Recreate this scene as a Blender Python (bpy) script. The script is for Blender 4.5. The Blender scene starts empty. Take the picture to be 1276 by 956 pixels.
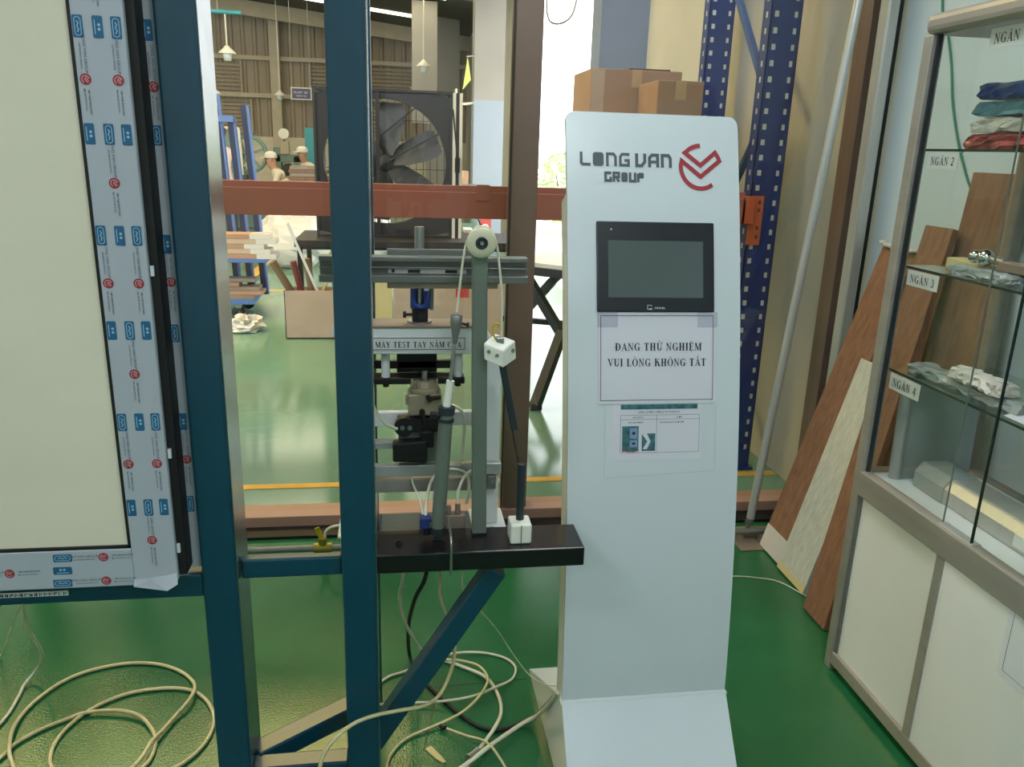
import bpy, bmesh, math, random
from mathutils import Vector, Matrix
random.seed(7)
sc = bpy.context.scene
COL = sc.collection
R = math.radians

# ---------------------------------------------------------------- camera
cam_d = bpy.data.cameras.new('camera'); cam = bpy.data.objects.new('camera', cam_d); COL.objects.link(cam)
PITCH, ROLL, YAW = R(16.26), R(1.8), R(8.5)
fw = Vector((math.sin(YAW)*math.cos(PITCH), math.cos(YAW)*math.cos(PITCH), -math.sin(PITCH)))
rt = Vector((math.cos(YAW), -math.sin(YAW), 0)); up = rt.cross(fw)
cr = rt*math.cos(ROLL) + up*math.sin(ROLL); cu = up*math.cos(ROLL) - rt*math.sin(ROLL)
cam.matrix_world = Matrix(((cr.x, cu.x, -fw.x, 0), (cr.y, cu.y, -fw.y, 0), (cr.z, cu.z, -fw.z, 1.5), (0, 0, 0, 1)))
cam_d.sensor_fit = 'HORIZONTAL'; cam_d.sensor_width = 36.0; cam_d.lens = 36.0*1000/1276
cam_d.clip_start = 0.02; cam_d.clip_end = 200
sc.camera = cam
# ---------------------------------------------------------------- view
vs = sc.view_settings
vs.view_transform = 'Standard'; vs.look = 'None'; vs.gamma = 1.0; vs.exposure = 0.0; vs.use_curve_mapping = False
# ---------------------------------------------------------------- world: bright hazy sky
w = bpy.data.worlds.new('hazy_sky'); sc.world = w; w.use_nodes = True
bg = w.node_tree.nodes['Background']; bg.inputs[0].default_value = (0.93, 0.96, 1.0, 1); bg.inputs[1].default_value = 5.0

LED_POWER = 20.5          # office ceiling panels, emission strength
SKYLIGHT = 5.5           # workshop roof skylights, seen and added, emission strength

# ---------------------------------------------------------------- materials
def lin(c):
    c = c/255.0
    return c/12.92 if c <= 0.04045 else ((c+0.055)/1.055)**2.4
def rgb(c): return (lin(c[0]), lin(c[1]), lin(c[2]), 1)
MATS = {}
def mat(name, c, rough=0.5, metal=0.0, var=0.0, vscale=6.0, bump=0.0, bscale=60.0, stretch=None, spec=0.5, coat=0.0, c2=None):
    m = bpy.data.materials.new(name); m.use_nodes = True; MATS[name] = m
    nt = m.node_tree; b = nt.nodes['Principled BSDF']
    b.inputs['Base Color'].default_value = rgb(c); b.inputs['Roughness'].default_value = rough
    b.inputs['Metallic'].default_value = metal; b.inputs['Specular IOR Level'].default_value = spec
    b.inputs['Coat Weight'].default_value = coat
    if var or bump:
        tc = nt.nodes.new('ShaderNodeTexCoord'); mp = nt.nodes.new('ShaderNodeMapping')
        nt.links.new(tc.outputs['Object'], mp.inputs[0])
        if stretch: mp.inputs['Scale'].default_value = stretch
    if var:
        n = nt.nodes.new('ShaderNodeTexNoise'); n.inputs['Scale'].default_value = vscale; n.inputs['Detail'].default_value = 6
        nt.links.new(mp.outputs[0], n.inputs['Vector'])
        r = nt.nodes.new('ShaderNodeValToRGB'); r.color_ramp.elements[0].position = 0.32; r.color_ramp.elements[1].position = 0.68
        a = rgb(c2) if c2 else tuple(v*(1-var) for v in rgb(c)[:3])+(1,)
        z = rgb(c) if c2 else tuple(min(1, v*(1+var)) for v in rgb(c)[:3])+(1,)
        r.color_ramp.elements[0].color = a; r.color_ramp.elements[1].color = z
        nt.links.new(n.outputs[0], r.inputs[0]); nt.links.new(r.outputs[0], b.inputs['Base Color'])
    if bump:
        n2 = nt.nodes.new('ShaderNodeTexNoise'); n2.inputs['Scale'].default_value = bscale; n2.inputs['Detail'].default_value = 3
        nt.links.new(mp.outputs[0], n2.inputs['Vector'])
        bp = nt.nodes.new('ShaderNodeBump'); bp.inputs['Strength'].default_value = bump; bp.inputs['Distance'].default_value = 0.004
        nt.links.new(n2.outputs[0], bp.inputs['Height']); nt.links.new(bp.outputs[0], b.inputs['Normal'])
    return m
def glass_mat(name, tint, refl=1.0, rough=0.0):
    m = bpy.data.materials.new(name); m.use_nodes = True; MATS[name] = m
    nt = m.node_tree; nt.nodes.clear()
    o = nt.nodes.new('ShaderNodeOutputMaterial'); mix = nt.nodes.new('ShaderNodeMixShader')
    t = nt.nodes.new('ShaderNodeBsdfTransparent'); t.inputs[0].default_value = tint+(1,)
    g = nt.nodes.new('ShaderNodeBsdfGlossy'); g.inputs['Roughness'].default_value = rough; g.inputs[0].default_value = (1, 1, 1, 1)
    f = nt.nodes.new('ShaderNodeLayerWeight'); f.inputs[0].default_value = 0.5
    pw = nt.nodes.new('ShaderNodeMath'); pw.operation = 'POWER'; pw.inputs[1].default_value = 5.0
    mu = nt.nodes.new('ShaderNodeMath'); mu.operation = 'MULTIPLY_ADD'; mu.inputs[1].default_value = 0.9*refl; mu.inputs[2].default_value = 0.025*refl
    nt.links.new(f.outputs['Facing'], pw.inputs[0]); nt.links.new(pw.outputs[0], mu.inputs[0]); nt.links.new(mu.outputs[0], mix.inputs[0])
    nt.links.new(t.outputs[0], mix.inputs[1]); nt.links.new(g.outputs[0], mix.inputs[2]); nt.links.new(mix.outputs[0], o.inputs[0])
    return m
def emit_mat(name, c, s):
    m = bpy.data.materials.new(name); m.use_nodes = True; MATS[name] = m
    b = m.node_tree.nodes['Principled BSDF']; b.inputs['Base Color'].default_value = rgb(c)
    b.inputs['Emission Color'].default_value = rgb(c); b.inputs['Emission Strength'].default_value = s
    return m
mat('floor_green', (36, 102, 62), 0.11, var=0.18, vscale=2.2, bump=0.16, bscale=190)
mat('floor_shop', (108, 146, 126), 0.13, var=0.16, vscale=0.9, bump=0.05, bscale=30)
mat('floor_joint', (24, 70, 44), 0.4)
mat('line_yellow', (226, 176, 70), 0.5, var=0.1, vscale=12)
mat('wall_cool', (206, 220, 226), 0.7, var=0.03, vscale=3)
mat('wall_beige', (186, 180, 164), 0.8, var=0.08, vscale=1.6)
mat('wall_office', (214, 216, 212), 0.8)
mat('ceiling_white', (225, 225, 222), 0.8)
mat('brown_alu', (124, 104, 92), 0.35, 0.3, var=0.06)
mat('rail_pink', (176, 140, 124), 0.45, 0.1)
mat('black_metal', (26, 26, 28), 0.45, 0.2)
mat('alu', (184, 186, 184), 0.34, 0.4, var=0.06, vscale=30, stretch=(1, 1, .1))
mat('alu_warm', (164, 158, 150), 0.36, 0.4, var=0.08, vscale=25, stretch=(1, .1, 1))
mat('alu_dark', (118, 120, 116), 0.4, 0.35, var=0.08, vscale=25)
mat('alu_green', (112, 122, 112), 0.4, 0.3, var=0.05)
mat('strip_metal', (150, 156, 158), 0.22, 0.9, var=0.1, vscale=14)
mat('steel', (170, 170, 168), 0.28, 0.9)
mat('chrome', (215, 215, 215), 0.1, 1.0)
mat('steel_brown', (146, 132, 118), 0.45, 0.3, var=0.12)
mat('blue_paint', (15, 64, 84), 0.3, var=0.06, vscale=18, bump=0.03, bscale=220, spec=0.55, coat=0.15)
mat('white_paint', (218, 222, 222), 0.4)
mat('kiosk_white', (208, 216, 221), 0.26, var=0.015)
mat('kiosk_side', (214, 218, 214), 0.35)
mat('logo_grey', (74, 80, 92), 0.5)
mat('logo_red', (158, 40, 50), 0.5)
mat('screen_black', (30, 33, 40), 0.3)
mat('screen_glass', (84, 94, 94), 0.18, spec=0.6)
mat('paper', (214, 214, 224), 0.75, bump=0.08, bscale=14)
mat('paper_label', (218, 220, 220), 0.65)
mat('ink', (28, 30, 40), 0.7)
mat('ink_soft', (92, 96, 110), 0.7)
mat('print_teal', (56, 104, 112), 0.6, var=0.5, vscale=90)
mat('print_blue', (120, 150, 186), 0.6)
mat('print_red', (196, 70, 60), 0.6)
mat('sleeve', (214, 222, 226), 0.2)
mat('film', (174, 180, 190), 0.4)
mat('film_blue', (32, 96, 138), 0.45)
mat('film_light', (150, 190, 212), 0.45)
mat('film_red', (150, 44, 56), 0.45)
mat('film_pale', (214, 160, 164), 0.45)
mat('film_ink', (78, 86, 112), 0.5)
mat('cream_panel', (226, 219, 198), 0.5, var=0.035, vscale=3.0, stretch=(0.6, 1, 2.2))
mat('black_rubber', (16, 17, 18), 0.6)
mat('black_paint', (22, 20, 22), 0.26, var=0.2, vscale=8, stretch=(.4, 3, 1), bump=0.06, bscale=20)
mat('roller_cream', (206, 202, 172), 0.45)
mat('nylon', (226, 226, 214), 0.5)
mat('beige_metal', (164, 152, 128), 0.42, 0.25, var=0.12, vscale=30)
mat('clamp_blue', (34, 62, 138), 0.4)
mat('fitting_blue', (34, 50, 110), 0.4)
mat('plastic_dark', (38, 44, 50), 0.45)
mat('hose', (206, 194, 148), 0.3, var=0.06)
mat('hose_white', (214, 212, 190), 0.3)
mat('brass', (150, 136, 60), 0.35, 0.6)
mat('handle_yellow', (196, 168, 30), 0.45)
mat('rack_blue', (38, 58, 118), 0.4, var=0.08)
mat('rack_brace', (52, 82, 136), 0.4)
mat('rack_red', (172, 98, 80), 0.42, var=0.08, vscale=4)
mat('rack_orange', (206, 98, 62), 0.42)
mat('hole_light', (206, 204, 190), 0.7)
mat('cardboard', (172, 136, 110), 0.8, var=0.08, vscale=5)
mat('cardboard_pale', (192, 166, 144), 0.8, var=0.06, vscale=5)
mat('cardboard_tape', (196, 160, 120), 0.35)
mat('wood_red', (138, 98, 74), 0.5, var=0.22, vscale=9, stretch=(6, 6, .6))
mat('wood_brown', (130, 95, 72), 0.5, var=0.2, vscale=9, stretch=(6, 6, .6))
mat('wood_grey', (198, 198, 184), 0.55, var=0.13, vscale=12, stretch=(6, 10, .5))
mat('wood_edge', (214, 196, 140), 0.6)
mat('wood_dark', (84, 50, 36), 0.6)
mat('wrap', (214, 208, 200), 0.25, bump=0.6, bscale=40)
mat('wrap_grey', (150, 158, 158), 0.2, bump=0.4, bscale=26, var=0.12)
mat('pack_blue', (44, 84, 158), 0.22, bump=1.0, bscale=60, var=0.2, vscale=30)
mat('pack_teal', (92, 142, 158), 0.22, bump=1.0, bscale=60, var=0.2, vscale=30)
mat('pack_clear', (196, 196, 184), 0.22, bump=1.0, bscale=60, var=0.15, vscale=30)
mat('pack_red', (150, 70, 70), 0.25, bump=1.0, bscale=60, var=0.6, vscale=22)
mat('wall_metal', (150, 132, 108), 0.6, var=0.08, vscale=1.0)
mat('wall_louvre', (164, 150, 126), 0.6)
mat('wall_low', (206, 194, 166), 0.8, var=0.05)
mat('steel_beige', (178, 162, 136), 0.6, var=0.06)
mat('roof_grey', (80, 74, 64), 0.7)
mat('column_beige', (150, 144, 134), 0.7, var=0.06, vscale=2)
mat('column_white', (150, 160, 170), 0.6)
mat('column_blue', (122, 132, 154), 0.6, var=0.05)
mat('fan_black', (40, 38, 40), 0.5)
mat('fan_blade', (70, 68, 66), 0.5, var=0.1)
mat('cart_shaded', (26, 34, 70), 0.45)  # shaded fronts of the blue trolley posts, shade put into the colour
mat('cart_blue', (84, 116, 178), 0.45)
mat('machine_green', (104, 128, 116), 0.5, var=0.08)
mat('teal', (60, 150, 160), 0.5)
mat('shirt', (224, 208, 184), 0.85)
mat('shirt_pink', (206, 182, 172), 0.85)
mat('trousers', (52, 52, 60), 0.85)
mat('skin', (190, 138, 108), 0.6)
mat('hair', (36, 28, 24), 0.7)
mat('sign_purple', (78, 66, 100), 0.5)
mat('lamp_white', (220, 214, 196), 0.5)
mat('flag_lime', (204, 216, 108), 0.6)
mat('poster_red', (190, 76, 70), 0.6)
mat('leaf', (206, 222, 170), 0.6, var=0.25, vscale=6)
mat('tube_red', (112, 44, 44), 0.6)
mat('bark', (120, 96, 70), 0.8)
mat('concrete', (206, 200, 190), 0.8, var=0.05)
mat('cord_green', (56, 128, 100), 0.5)
mat('board_white', (226, 226, 220), 0.45, var=0.02)
mat('shelf_white', (226, 230, 230), 0.35)
glass_mat('glass_window', (0.96, 0.97, 0.96), 0.9)
glass_mat('glass_cabinet', (0.965, 0.98, 0.97), 1.0)
glass_mat('glass_shelf', (0.88, 0.93, 0.91), 1.0)
glass_mat('tape_clear', (0.93, 0.93, 0.95), 1.5, 0.25)
mat('glass_edge', (36, 52, 46), 0.2)
emit_mat('led', (240, 248, 250), LED_POWER)
emit_mat('skylight', (255, 243, 214), SKYLIGHT)
emit_mat('skylight_glint', (255, 226, 150), SKYLIGHT*1.9)  # unseen warm roof panel, added to put a golden glint on the floor

# ---------------------------------------------------------------- builders
RIG = [False]            # the door test rig is scaled down about the camera position, bringing it nearer
def rig(v):
    v = Vector(v); return Vector((v.x*.9, v.y*.9, v.z*.9+.15)) if RIG[0] else v
def wloc(o):
    p = Vector((0, 0, 0))
    while o is not None: p += o.location; o = o.parent
    return p
class MB:
    def __init__(s): s.v = []; s.f = []; s.mi = []; s.sm = []
    def add(s, vs, fs, mi=0, smooth=False):
        b = len(s.v); s.v += [Vector(v) for v in vs]
        for f in fs: s.f.append([b+i for i in f]); s.mi.append(mi); s.sm.append(smooth)
        return s
    def box(s, x0, x1, y0, y1, z0, z1, mi=0):
        v = [(x0,y0,z0),(x1,y0,z0),(x1,y1,z0),(x0,y1,z0),(x0,y0,z1),(x1,y0,z1),(x1,y1,z1),(x0,y1,z1)]
        return s.add(v, [(0,3,2,1),(4,5,6,7),(0,1,5,4),(1,2,6,5),(2,3,7,6),(3,0,4,7)], mi)
    def hexa(s, v, mi=0):   # 8 corners: bottom loop then top loop
        return s.add(v, [(0,3,2,1),(4,5,6,7),(0,1,5,4),(1,2,6,5),(2,3,7,6),(3,0,4,7)], mi)
    def bar(s, p0, p1, w, h, upv=(0, 0, 1), mi=0):   # rectangular bar between two points
        p0 = Vector(p0); p1 = Vector(p1); d = (p1-p0).normalized(); u = Vector(upv)
        a = d.cross(u)
        if a.length < 1e-4: a = d.cross(Vector((0, 1, 0)))
        a.normalize(); b = a.cross(d).normalized(); a *= w/2; b *= h/2
        return s.hexa([p0-a-b, p0+a-b, p0+a+b, p0-a+b, p1-a-b, p1+a-b, p1+a+b, p1-a+b], mi)
    def cyl(s, p0, p1, r0, r1=None, n=16, mi=0, cap=True):
        r1 = r0 if r1 is None else r1
        p0 = Vector(p0); p1 = Vector(p1); d = (p1-p0).normalized()
        a = d.orthogonal().normalized(); b = d.cross(a)
        ring = [a*math.cos(2*math.pi*i/n)+b*math.sin(2*math.pi*i/n) for i in range(n)]
        v = [p0+q*r0 for q in ring]+[p1+q*r1 for q in ring]
        s.add(v, [(i, (i+1) % n, n+(i+1) % n, n+i) for i in range(n)], mi, True)
        if cap: s.add(v, [tuple(range(n))[::-1], tuple(range(n, 2*n))], mi)
        return s
    def lathe(s, c, axis, prof, n=20, mi=0):   # prof: (dist along axis, radius)
        c = Vector(c); d = Vector(axis).normalized(); a = d.orthogonal().normalized(); b = d.cross(a)
        v = []
        for h, r in prof:
            for i in range(n):
                t = 2*math.pi*i/n; v.append(c+d*h+(a*math.cos(t)+b*math.sin(t))*r)
        f = [(k*n+i, k*n+(i+1) % n, (k+1)*n+(i+1) % n, (k+1)*n+i) for k in range(len(prof)-1) for i in range(n)]
        return s.add(v, f, mi, True)
    def tube(s, pts, r, n=8, mi=0, closed=False, sub=6):
        P = [Vector(p) for p in pts]
        Q = []
        m = len(P)
        for i in range(m-1):
            p0 = P[max(i-1, 0)]; p1 = P[i]; p2 = P[i+1]; p3 = P[min(i+2, m-1)]
            for k in range(sub):
                t = k/sub
                Q.append(0.5*((2*p1)+(p2-p0)*t+(2*p0-5*p1+4*p2-p3)*t*t+(3*p1-p0-3*p2+p3)*t**3))
        Q.append(P[-1])
        a = None; v = []
        for i, q in enumerate(Q):
            d = (Q[min(i+1, len(Q)-1)]-Q[max(i-1, 0)]).normalized()
            a = d.orthogonal().normalized() if a is None else (a-d*a.dot(d)).normalized()
            b = d.cross(a)
            for k in range(n):
                t = 2*math.pi*k/n; v.append(q+(a*math.cos(t)+b*math.sin(t))*r)
        f = [(k*n+i, k*n+(i+1) % n, (k+1)*n+(i+1) % n, (k+1)*n+i) for k in range(len(Q)-1) for i in range(n)]
        s.add(v, f, mi, True)
        return s.add(v[:n]+v[-n:], [tuple(range(n))[::-1], tuple(range(n, 2*n))], mi)
    def prism(s, poly, x0, x1, axis='x', mi=0):   # poly in the two other axes
        n = len(poly)
        def pt(a, p):
            return {'x': (a, p[0], p[1]), 'y': (p[0], a, p[1]), 'z': (p[0], p[1], a)}[axis]
        v = [pt(x0, p) for p in poly]+[pt(x1, p) for p in poly]
        return s.add(v, [(i, (i+1) % n, n+(i+1) % n, n+i) for i in range(n)]+[tuple(range(n))[::-1], tuple(range(n, 2*n))], mi)
    def sphere(s, c, r, n=10, m=7, mi=0, sc_=(1, 1, 1)):
        c = Vector(c)
        v = [c+Vector((math.sin(math.pi*j/m)*math.cos(2*math.pi*i/n)*r*sc_[0], math.sin(math.pi*j/m)*math.sin(2*math.pi*i/n)*r*sc_[1], math.cos(math.pi*j/m)*r*sc_[2])) for j in range(m+1) for i in range(n)]
        return s.add(v, [(j*n+i, (j+1)*n+i, (j+1)*n+(i+1) % n, j*n+(i+1) % n) for j in range(m) for i in range(n)], mi, True)
    def flat(s, polys, fn, mi=0):   # flat print: 2D polygons mapped by fn(u, v)
        for p in polys: s.add([fn(u, v) for u, v in p], [tuple(range(len(p)))], mi)
        return s
    def build(s, name, m, parent=None, bevel=0.0, seg=2):
        me = bpy.data.meshes.new(name)
        off = wloc(parent) if parent is not None else Vector((0, 0, 0))
        me.from_pydata([tuple(rig(v)-off) for v in s.v], [], s.f)
        ms = m if isinstance(m, (list, tuple)) else [m]
        for k in ms: me.materials.append(MATS[k])
        me.polygons.foreach_set('material_index', s.mi); me.polygons.foreach_set('use_smooth', s.sm)
        bm = bmesh.new(); bm.from_mesh(me); bmesh.ops.recalc_face_normals(bm, faces=bm.faces[:]); bm.to_mesh(me); bm.free()
        me.update()
        o = bpy.data.objects.new(name, me); COL.objects.link(o)
        if parent is not None: o.parent = parent
        if bevel:
            b = o.modifiers.new('edge', 'BEVEL'); b.width = bevel; b.segments = seg; b.limit_method = 'ANGLE'; b.angle_limit = R(40)
            b.harden_normals = False
        return o
def tag(o, label=None, cat=None, group=None, kind=None):
    if label: o['label'] = label
    if cat: o['category'] = cat
    if group: o['group'] = group
    if kind: o['kind'] = kind
    return o
def thing(name, loc, label, cat, group=None):
    o = bpy.data.objects.new(name, None); COL.objects.link(o); o.location = rig(loc); o.empty_display_size = 0.05
    return tag(o, label, cat, group)
def struct(name, mb, m, parent=None, bevel=0.0):
    o = mb.build(name, m, parent, bevel)
    if parent is None: o['kind'] = 'structure'
    return o
def sroot(name, loc=(0, 0, 0)):
    o = bpy.data.objects.new(name, None); COL.objects.link(o); o.location = loc; o['kind'] = 'structure'
    return o
def copy_tree(o, parent=None):
    c = o.copy(); COL.objects.link(c); c.parent = parent
    for ch in list(o.children): copy_tree(ch, c)
    return c
B = lambda *a: MB().box(*a)

# ---------------------------------------------------------------- 2D drawing: strokes and a serif capital alphabet
def stroke(pts, wd, closed=False):
    P = [Vector((p[0], p[1])) for p in pts]; n = len(P); out = []; L = []; Rr = []
    for i in range(n):
        if closed: a = P[i-1]; c = P[(i+1) % n]
        else: a = P[max(i-1, 0)]; c = P[min(i+1, n-1)]
        d1 = (P[i]-a); d2 = (c-P[i])
        if d1.length < 1e-9: d1 = d2
        if d2.length < 1e-9: d2 = d1
        d1.normalize(); d2.normalize()
        n1 = Vector((-d1.y, d1.x)); n2 = Vector((-d2.y, d2.x)); m = n1+n2
        if m.length < 1e-6: m = n1
        m.normalize(); k = wd/2/max(0.35, m.dot(n1))
        L.append(P[i]+m*k); Rr.append(P[i]-m*k)
    rng = range(n) if closed else range(n-1)
    for i in rng:
        j = (i+1) % n; out.append([tuple(L[i]), tuple(L[j]), tuple(Rr[j]), tuple(Rr[i])])
    return out
def rc(x0, y0, x1, y1): return [(x0, y0), (x1, y0), (x1, y1), (x0, y1)]
def rrect(x0, y0, x1, y1, r, n=4):
    p = []
    for cx, cy, a0 in ((x1-r, y1-r, 0), (x0+r, y1-r, 90), (x0+r, y0+r, 180), (x1-r, y0+r, 270)):
        for k in range(n+1):
            a = R(a0+90*k/n); p.append((cx+r*math.cos(a), cy+r*math.sin(a)))
    return p
def arc(cx, cy, rx, ry, a0, a1, n=14): return [(cx+rx*math.cos(R(a0+(a1-a0)*k/n)), cy+ry*math.sin(R(a0+(a1-a0)*k/n))) for k in range(n+1)]
def ring(cx, cy, rx, ry, ix, iy, a0, a1, n=16):
    o = arc(cx, cy, rx, ry, a0, a1, n); i = arc(cx, cy, ix, iy, a0, a1, n)
    return [[o[k], o[k+1], i[k+1], i[k]] for k in range(n)]
S_, T_, F_ = 0.19, 0.065, 0.065
def ser(x, y, wd=0.3): return rc(x-wd/2, y, x+wd/2, y+F_)
def stem(x, wd=S_): return [rc(x-wd/2, 0, x+wd/2, 1)]
def glyph(ch):
    g = []; w = 0.72
    if ch == 'I': w = 0.38; g = stem(.19)+[ser(.19, 0), ser(.19, 1-F_)]
    elif ch == 'A': w = .74; g = [[(.08, 0), (.15, 0), (.40, .93), (.36, 1)], [(.36, 1), (.42, 1), (.70, 0), (.52, 0), (.33, .82)], rc(.18, .28, .55, .35), ser(.11, 0, .22), ser(.62, 0, .28)]
    elif ch == 'N': w = .76; g = [rc(.12, 0, .18, 1), rc(.58, 0, .64, 1), [(.05, 1), (.22, 1), (.64, .12), (.64, 0), (.58, 0)], ser(.15, 0, .24), ser(.61, 1-F_, .24)]
    elif ch == 'M': w = .94; g = [rc(.11, 0, .17, 1), rc(.68, 0, .86, 1), [(.06, 1), (.24, 1), (.48, .25), (.42, 0)], [(.70, 1), (.74, 1), (.48, 0), (.42, 0), (.44, .2)], ser(.14, 0, .22), ser(.77, 0, .30), ser(.80, 1-F_, .26)]
    elif ch == 'G': w = .78; g = ring(.40, .5, .36, .51, .19, .46, 42, 318)+[rc(.52, .02, .68, .42), rc(.44, .40, .76, .45), rc(.62, .62, .66, .95)]
    elif ch == 'C': w = .74; g = ring(.40, .5, .36, .51, .19, .46, 42, 318)+[rc(.62, .62, .66, .95)]
    elif ch == 'O': w = .80; g = ring(.40, .5, .37, .51, .20, .46, 0, 360, 24)
    elif ch == 'D': w = .76; g = stem(.2)+ring(.30, .5, .42, .5, .24, .44, -90, 90)+[rc(.05, 0, .32, F_), rc(.05, 1-F_, .32, 1)]
    elif ch == 'T': w = .70; g = stem(.35)+[rc(.04, .93, .66, 1), rc(.04, .74, .08, 1), rc(.62, .74, .66, 1), ser(.35, 0, .32)]
    elif ch == 'H': w = .80; g = stem(.2)+stem(.60)+[rc(.2, .46, .6, .54)]+[ser(x, y) for x in (.2, .6) for y in (0, 1-F_)]
    elif ch == 'U': w = .76; g = [rc(.11, .3, .28, 1), rc(.59, .3, .65, 1)]+ring(.38, .32, .27, .33, .10, .26, 180, 360)+[ser(.195, 1-F_), ser(.62, 1-F_, .24)]
    elif ch == 'V': w = .74; g = [[(.04, 1), (.23, 1), (.44, .22), (.38, 0)], [(.60, 1), (.66, 1), (.42, 0), (.36, 0), (.42, .28)], ser(.14, 1-F_), ser(.63, 1-F_, .22)]
    elif ch == 'L': w = .66; g = stem(.2)+[ser(.2, 1-F_), rc(.05, 0, .6, .07), rc(.54, .07, .6, .28)]
    elif ch == 'K': w = .80; g = stem(.2)+[[(.26, .40), (.62, 1), (.55, 1), (.26, .52)], [(.34, .62), (.50, .66), (.78, 0), (.56, 0)]]+[ser(.2, 0), ser(.2, 1-F_), ser(.6, 1-F_, .26), ser(.66, 0, .28)]
    elif ch == 'E': w = .68; g = stem(.2)+[rc(.05, 0, .6, .07), rc(.05, .93, .58, 1), rc(.2, .47, .45, .53), rc(.54, .07, .6, .26), rc(.52, .76, .58, .93), rc(.42, .38, .46, .62)]
    elif ch == 'Y': w = .74; g = [rc(.285, 0, .455, .48), [(.04, 1), (.23, 1), (.455, .48), (.285, .42)], [(.60, 1), (.66, 1), (.44, .42), (.38, .46)], ser(.37, 0), ser(.14, 1-F_), ser(.63, 1-F_, .22)]
    elif ch == 'S': w = .58; g = stroke(arc(.29, .75, .19, .21, 35, 240, 12)+arc(.29, .25, .21, .22, 75, -150, 14), .11)+[rc(.45, .72, .49, .98), rc(.07, .02, .11, .28)]
    elif ch == '1': w = .5; g = stem(.25, .15)+[ser(.25, 0), [(.08, .82), (.26, 1), (.26, .9), (.09, .78)]]
    elif ch == '2': w = .54; g = stroke(arc(.26, .74, .17, .21, 170, -20, 12)+[(.36, .5), (.08, .06)], .11)+[rc(.05, 0, .48, .12)]
    elif ch == '3': w = .54; g = stroke(arc(.24, .76, .15, .19, 160, -80, 12), .10)+stroke(arc(.24, .29, .19, .25, 85, -160, 12), .11)
    elif ch == '4': w = .54; g = [rc(.30, 0, .43, 1)]+stroke([(.36, .95), (.06, .32), (.5, .32)], .08)
    elif ch == ' ': w = .34
    return g, w
ACC = {'Đ': ('D', 'bar'), 'Ử': ('U', 'horn hook'), 'Ệ': ('E', 'circ dot'), 'Ò': ('O', 'grave'), 'Ô': ('O', 'circ'), 'Ắ': ('A', 'breve acute'), 'Ă': ('A', 'breve'), 'Á': ('A', 'acute')}
def accents(kind, c):
    g = []; y = 1.08
    if 'bar' in kind: g.append(rc(-.02, .46, .36, .53))
    if 'circ' in kind: g += stroke([(c-.13, y), (c, y+.14), (c+.13, y)], .055)
    if 'breve' in kind: g += stroke(arc(c, y+.13, .14, .12, 190, 350, 8), .055)
    if 'grave' in kind: g.append([(c-.14, y+.2), (c-.04, y+.2), (c+.06, y), (c+.01, y)])
    if 'acute' in kind:
        yy = y+(.14 if 'breve' in kind else 0); g.append([(c-.03, yy), (c-.08, yy), (c+.02, yy+.2), (c+.13, yy+.2)])
    if 'hook' in kind: g += stroke(arc(c, y+.16, .07, .07, 200, -80, 8)+[(c, y)], .05)
    if 'horn' in kind: g += stroke([(c+.26, .95), (c+.36, 1.0), (c+.38, 1.12)], .07)
    if 'dot' in kind: g.append(arc(c, -.16, .06, .06, 0, 330, 10))
    return g
def serif_text(txt, cx, cy, h, width=None, sp=0.06):
    x = 0; out = []
    for ch in txt:
        base, k = ACC.get(ch, (ch, ''))
        g, w = glyph(base); c = w*0.5 if base != 'D' else .2
        for p in g+accents(k, c): out.append([(x+u, v) for u, v in p])
        x += w+sp
    x -= sp; kx = (width/x) if width else h
    return [[(cx+(u-x/2)*kx, cy+(v-.5)*h) for u, v in p] for p in out]
def sans_mesh(txt, size):
    cu_ = bpy.data.curves.new('txt', 'FONT'); cu_.body = txt; cu_.size = size; cu_.align_x = 'CENTER'; cu_.align_y = 'CENTER'; cu_.resolution_u = 2
    o = bpy.data.objects.new('txt', cu_); COL.objects.link(o)
    dg = bpy.context.evaluated_depsgraph_get(); me = bpy.data.meshes.new_from_object(o.evaluated_get(dg))
    polys = [[(me.vertices[i].co.x, me.vertices[i].co.y) for i in p.vertices] for p in me.polygons]
    bpy.data.objects.remove(o); bpy.data.meshes.remove(me); bpy.data.curves.remove(cu_)
    return polys
def faint_line(width, h, seed=1):     # a line of print too small to read: letter-sized marks in word groups
    rn = random.Random(seed); x = -width/2; out = []; n = rn.randint(3, 6)
    while x < width/2-h*.5:
        w = h*rn.uniform(.35, .6)
        if rn.random() < .55: out += [rc(x, -h/2, x+h*.14, h/2), rc(x, rn.choice((-h/2, h*.34, -h*.07)), x+w, 0+h*.02+rn.choice((-h*.3, h*.48, h*.07)))]
        else: out += [rc(x, -h/2, x+h*.14, h/2), rc(x+w-h*.14, -h/2, x+w, h/2), rc(x, h*.34, x+w, h/2)]
        n -= 1; x += w+h*.22
        if n == 0: x += h*.35; n = rn.randint(3, 6)
    return out
def shift(polys, dx, dy): return [[(u+dx, v+dy) for u, v in p] for p in polys]
def rot90(polys): return [[(v, -u) for u, v in p] for p in polys]      # reads downwards

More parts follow.
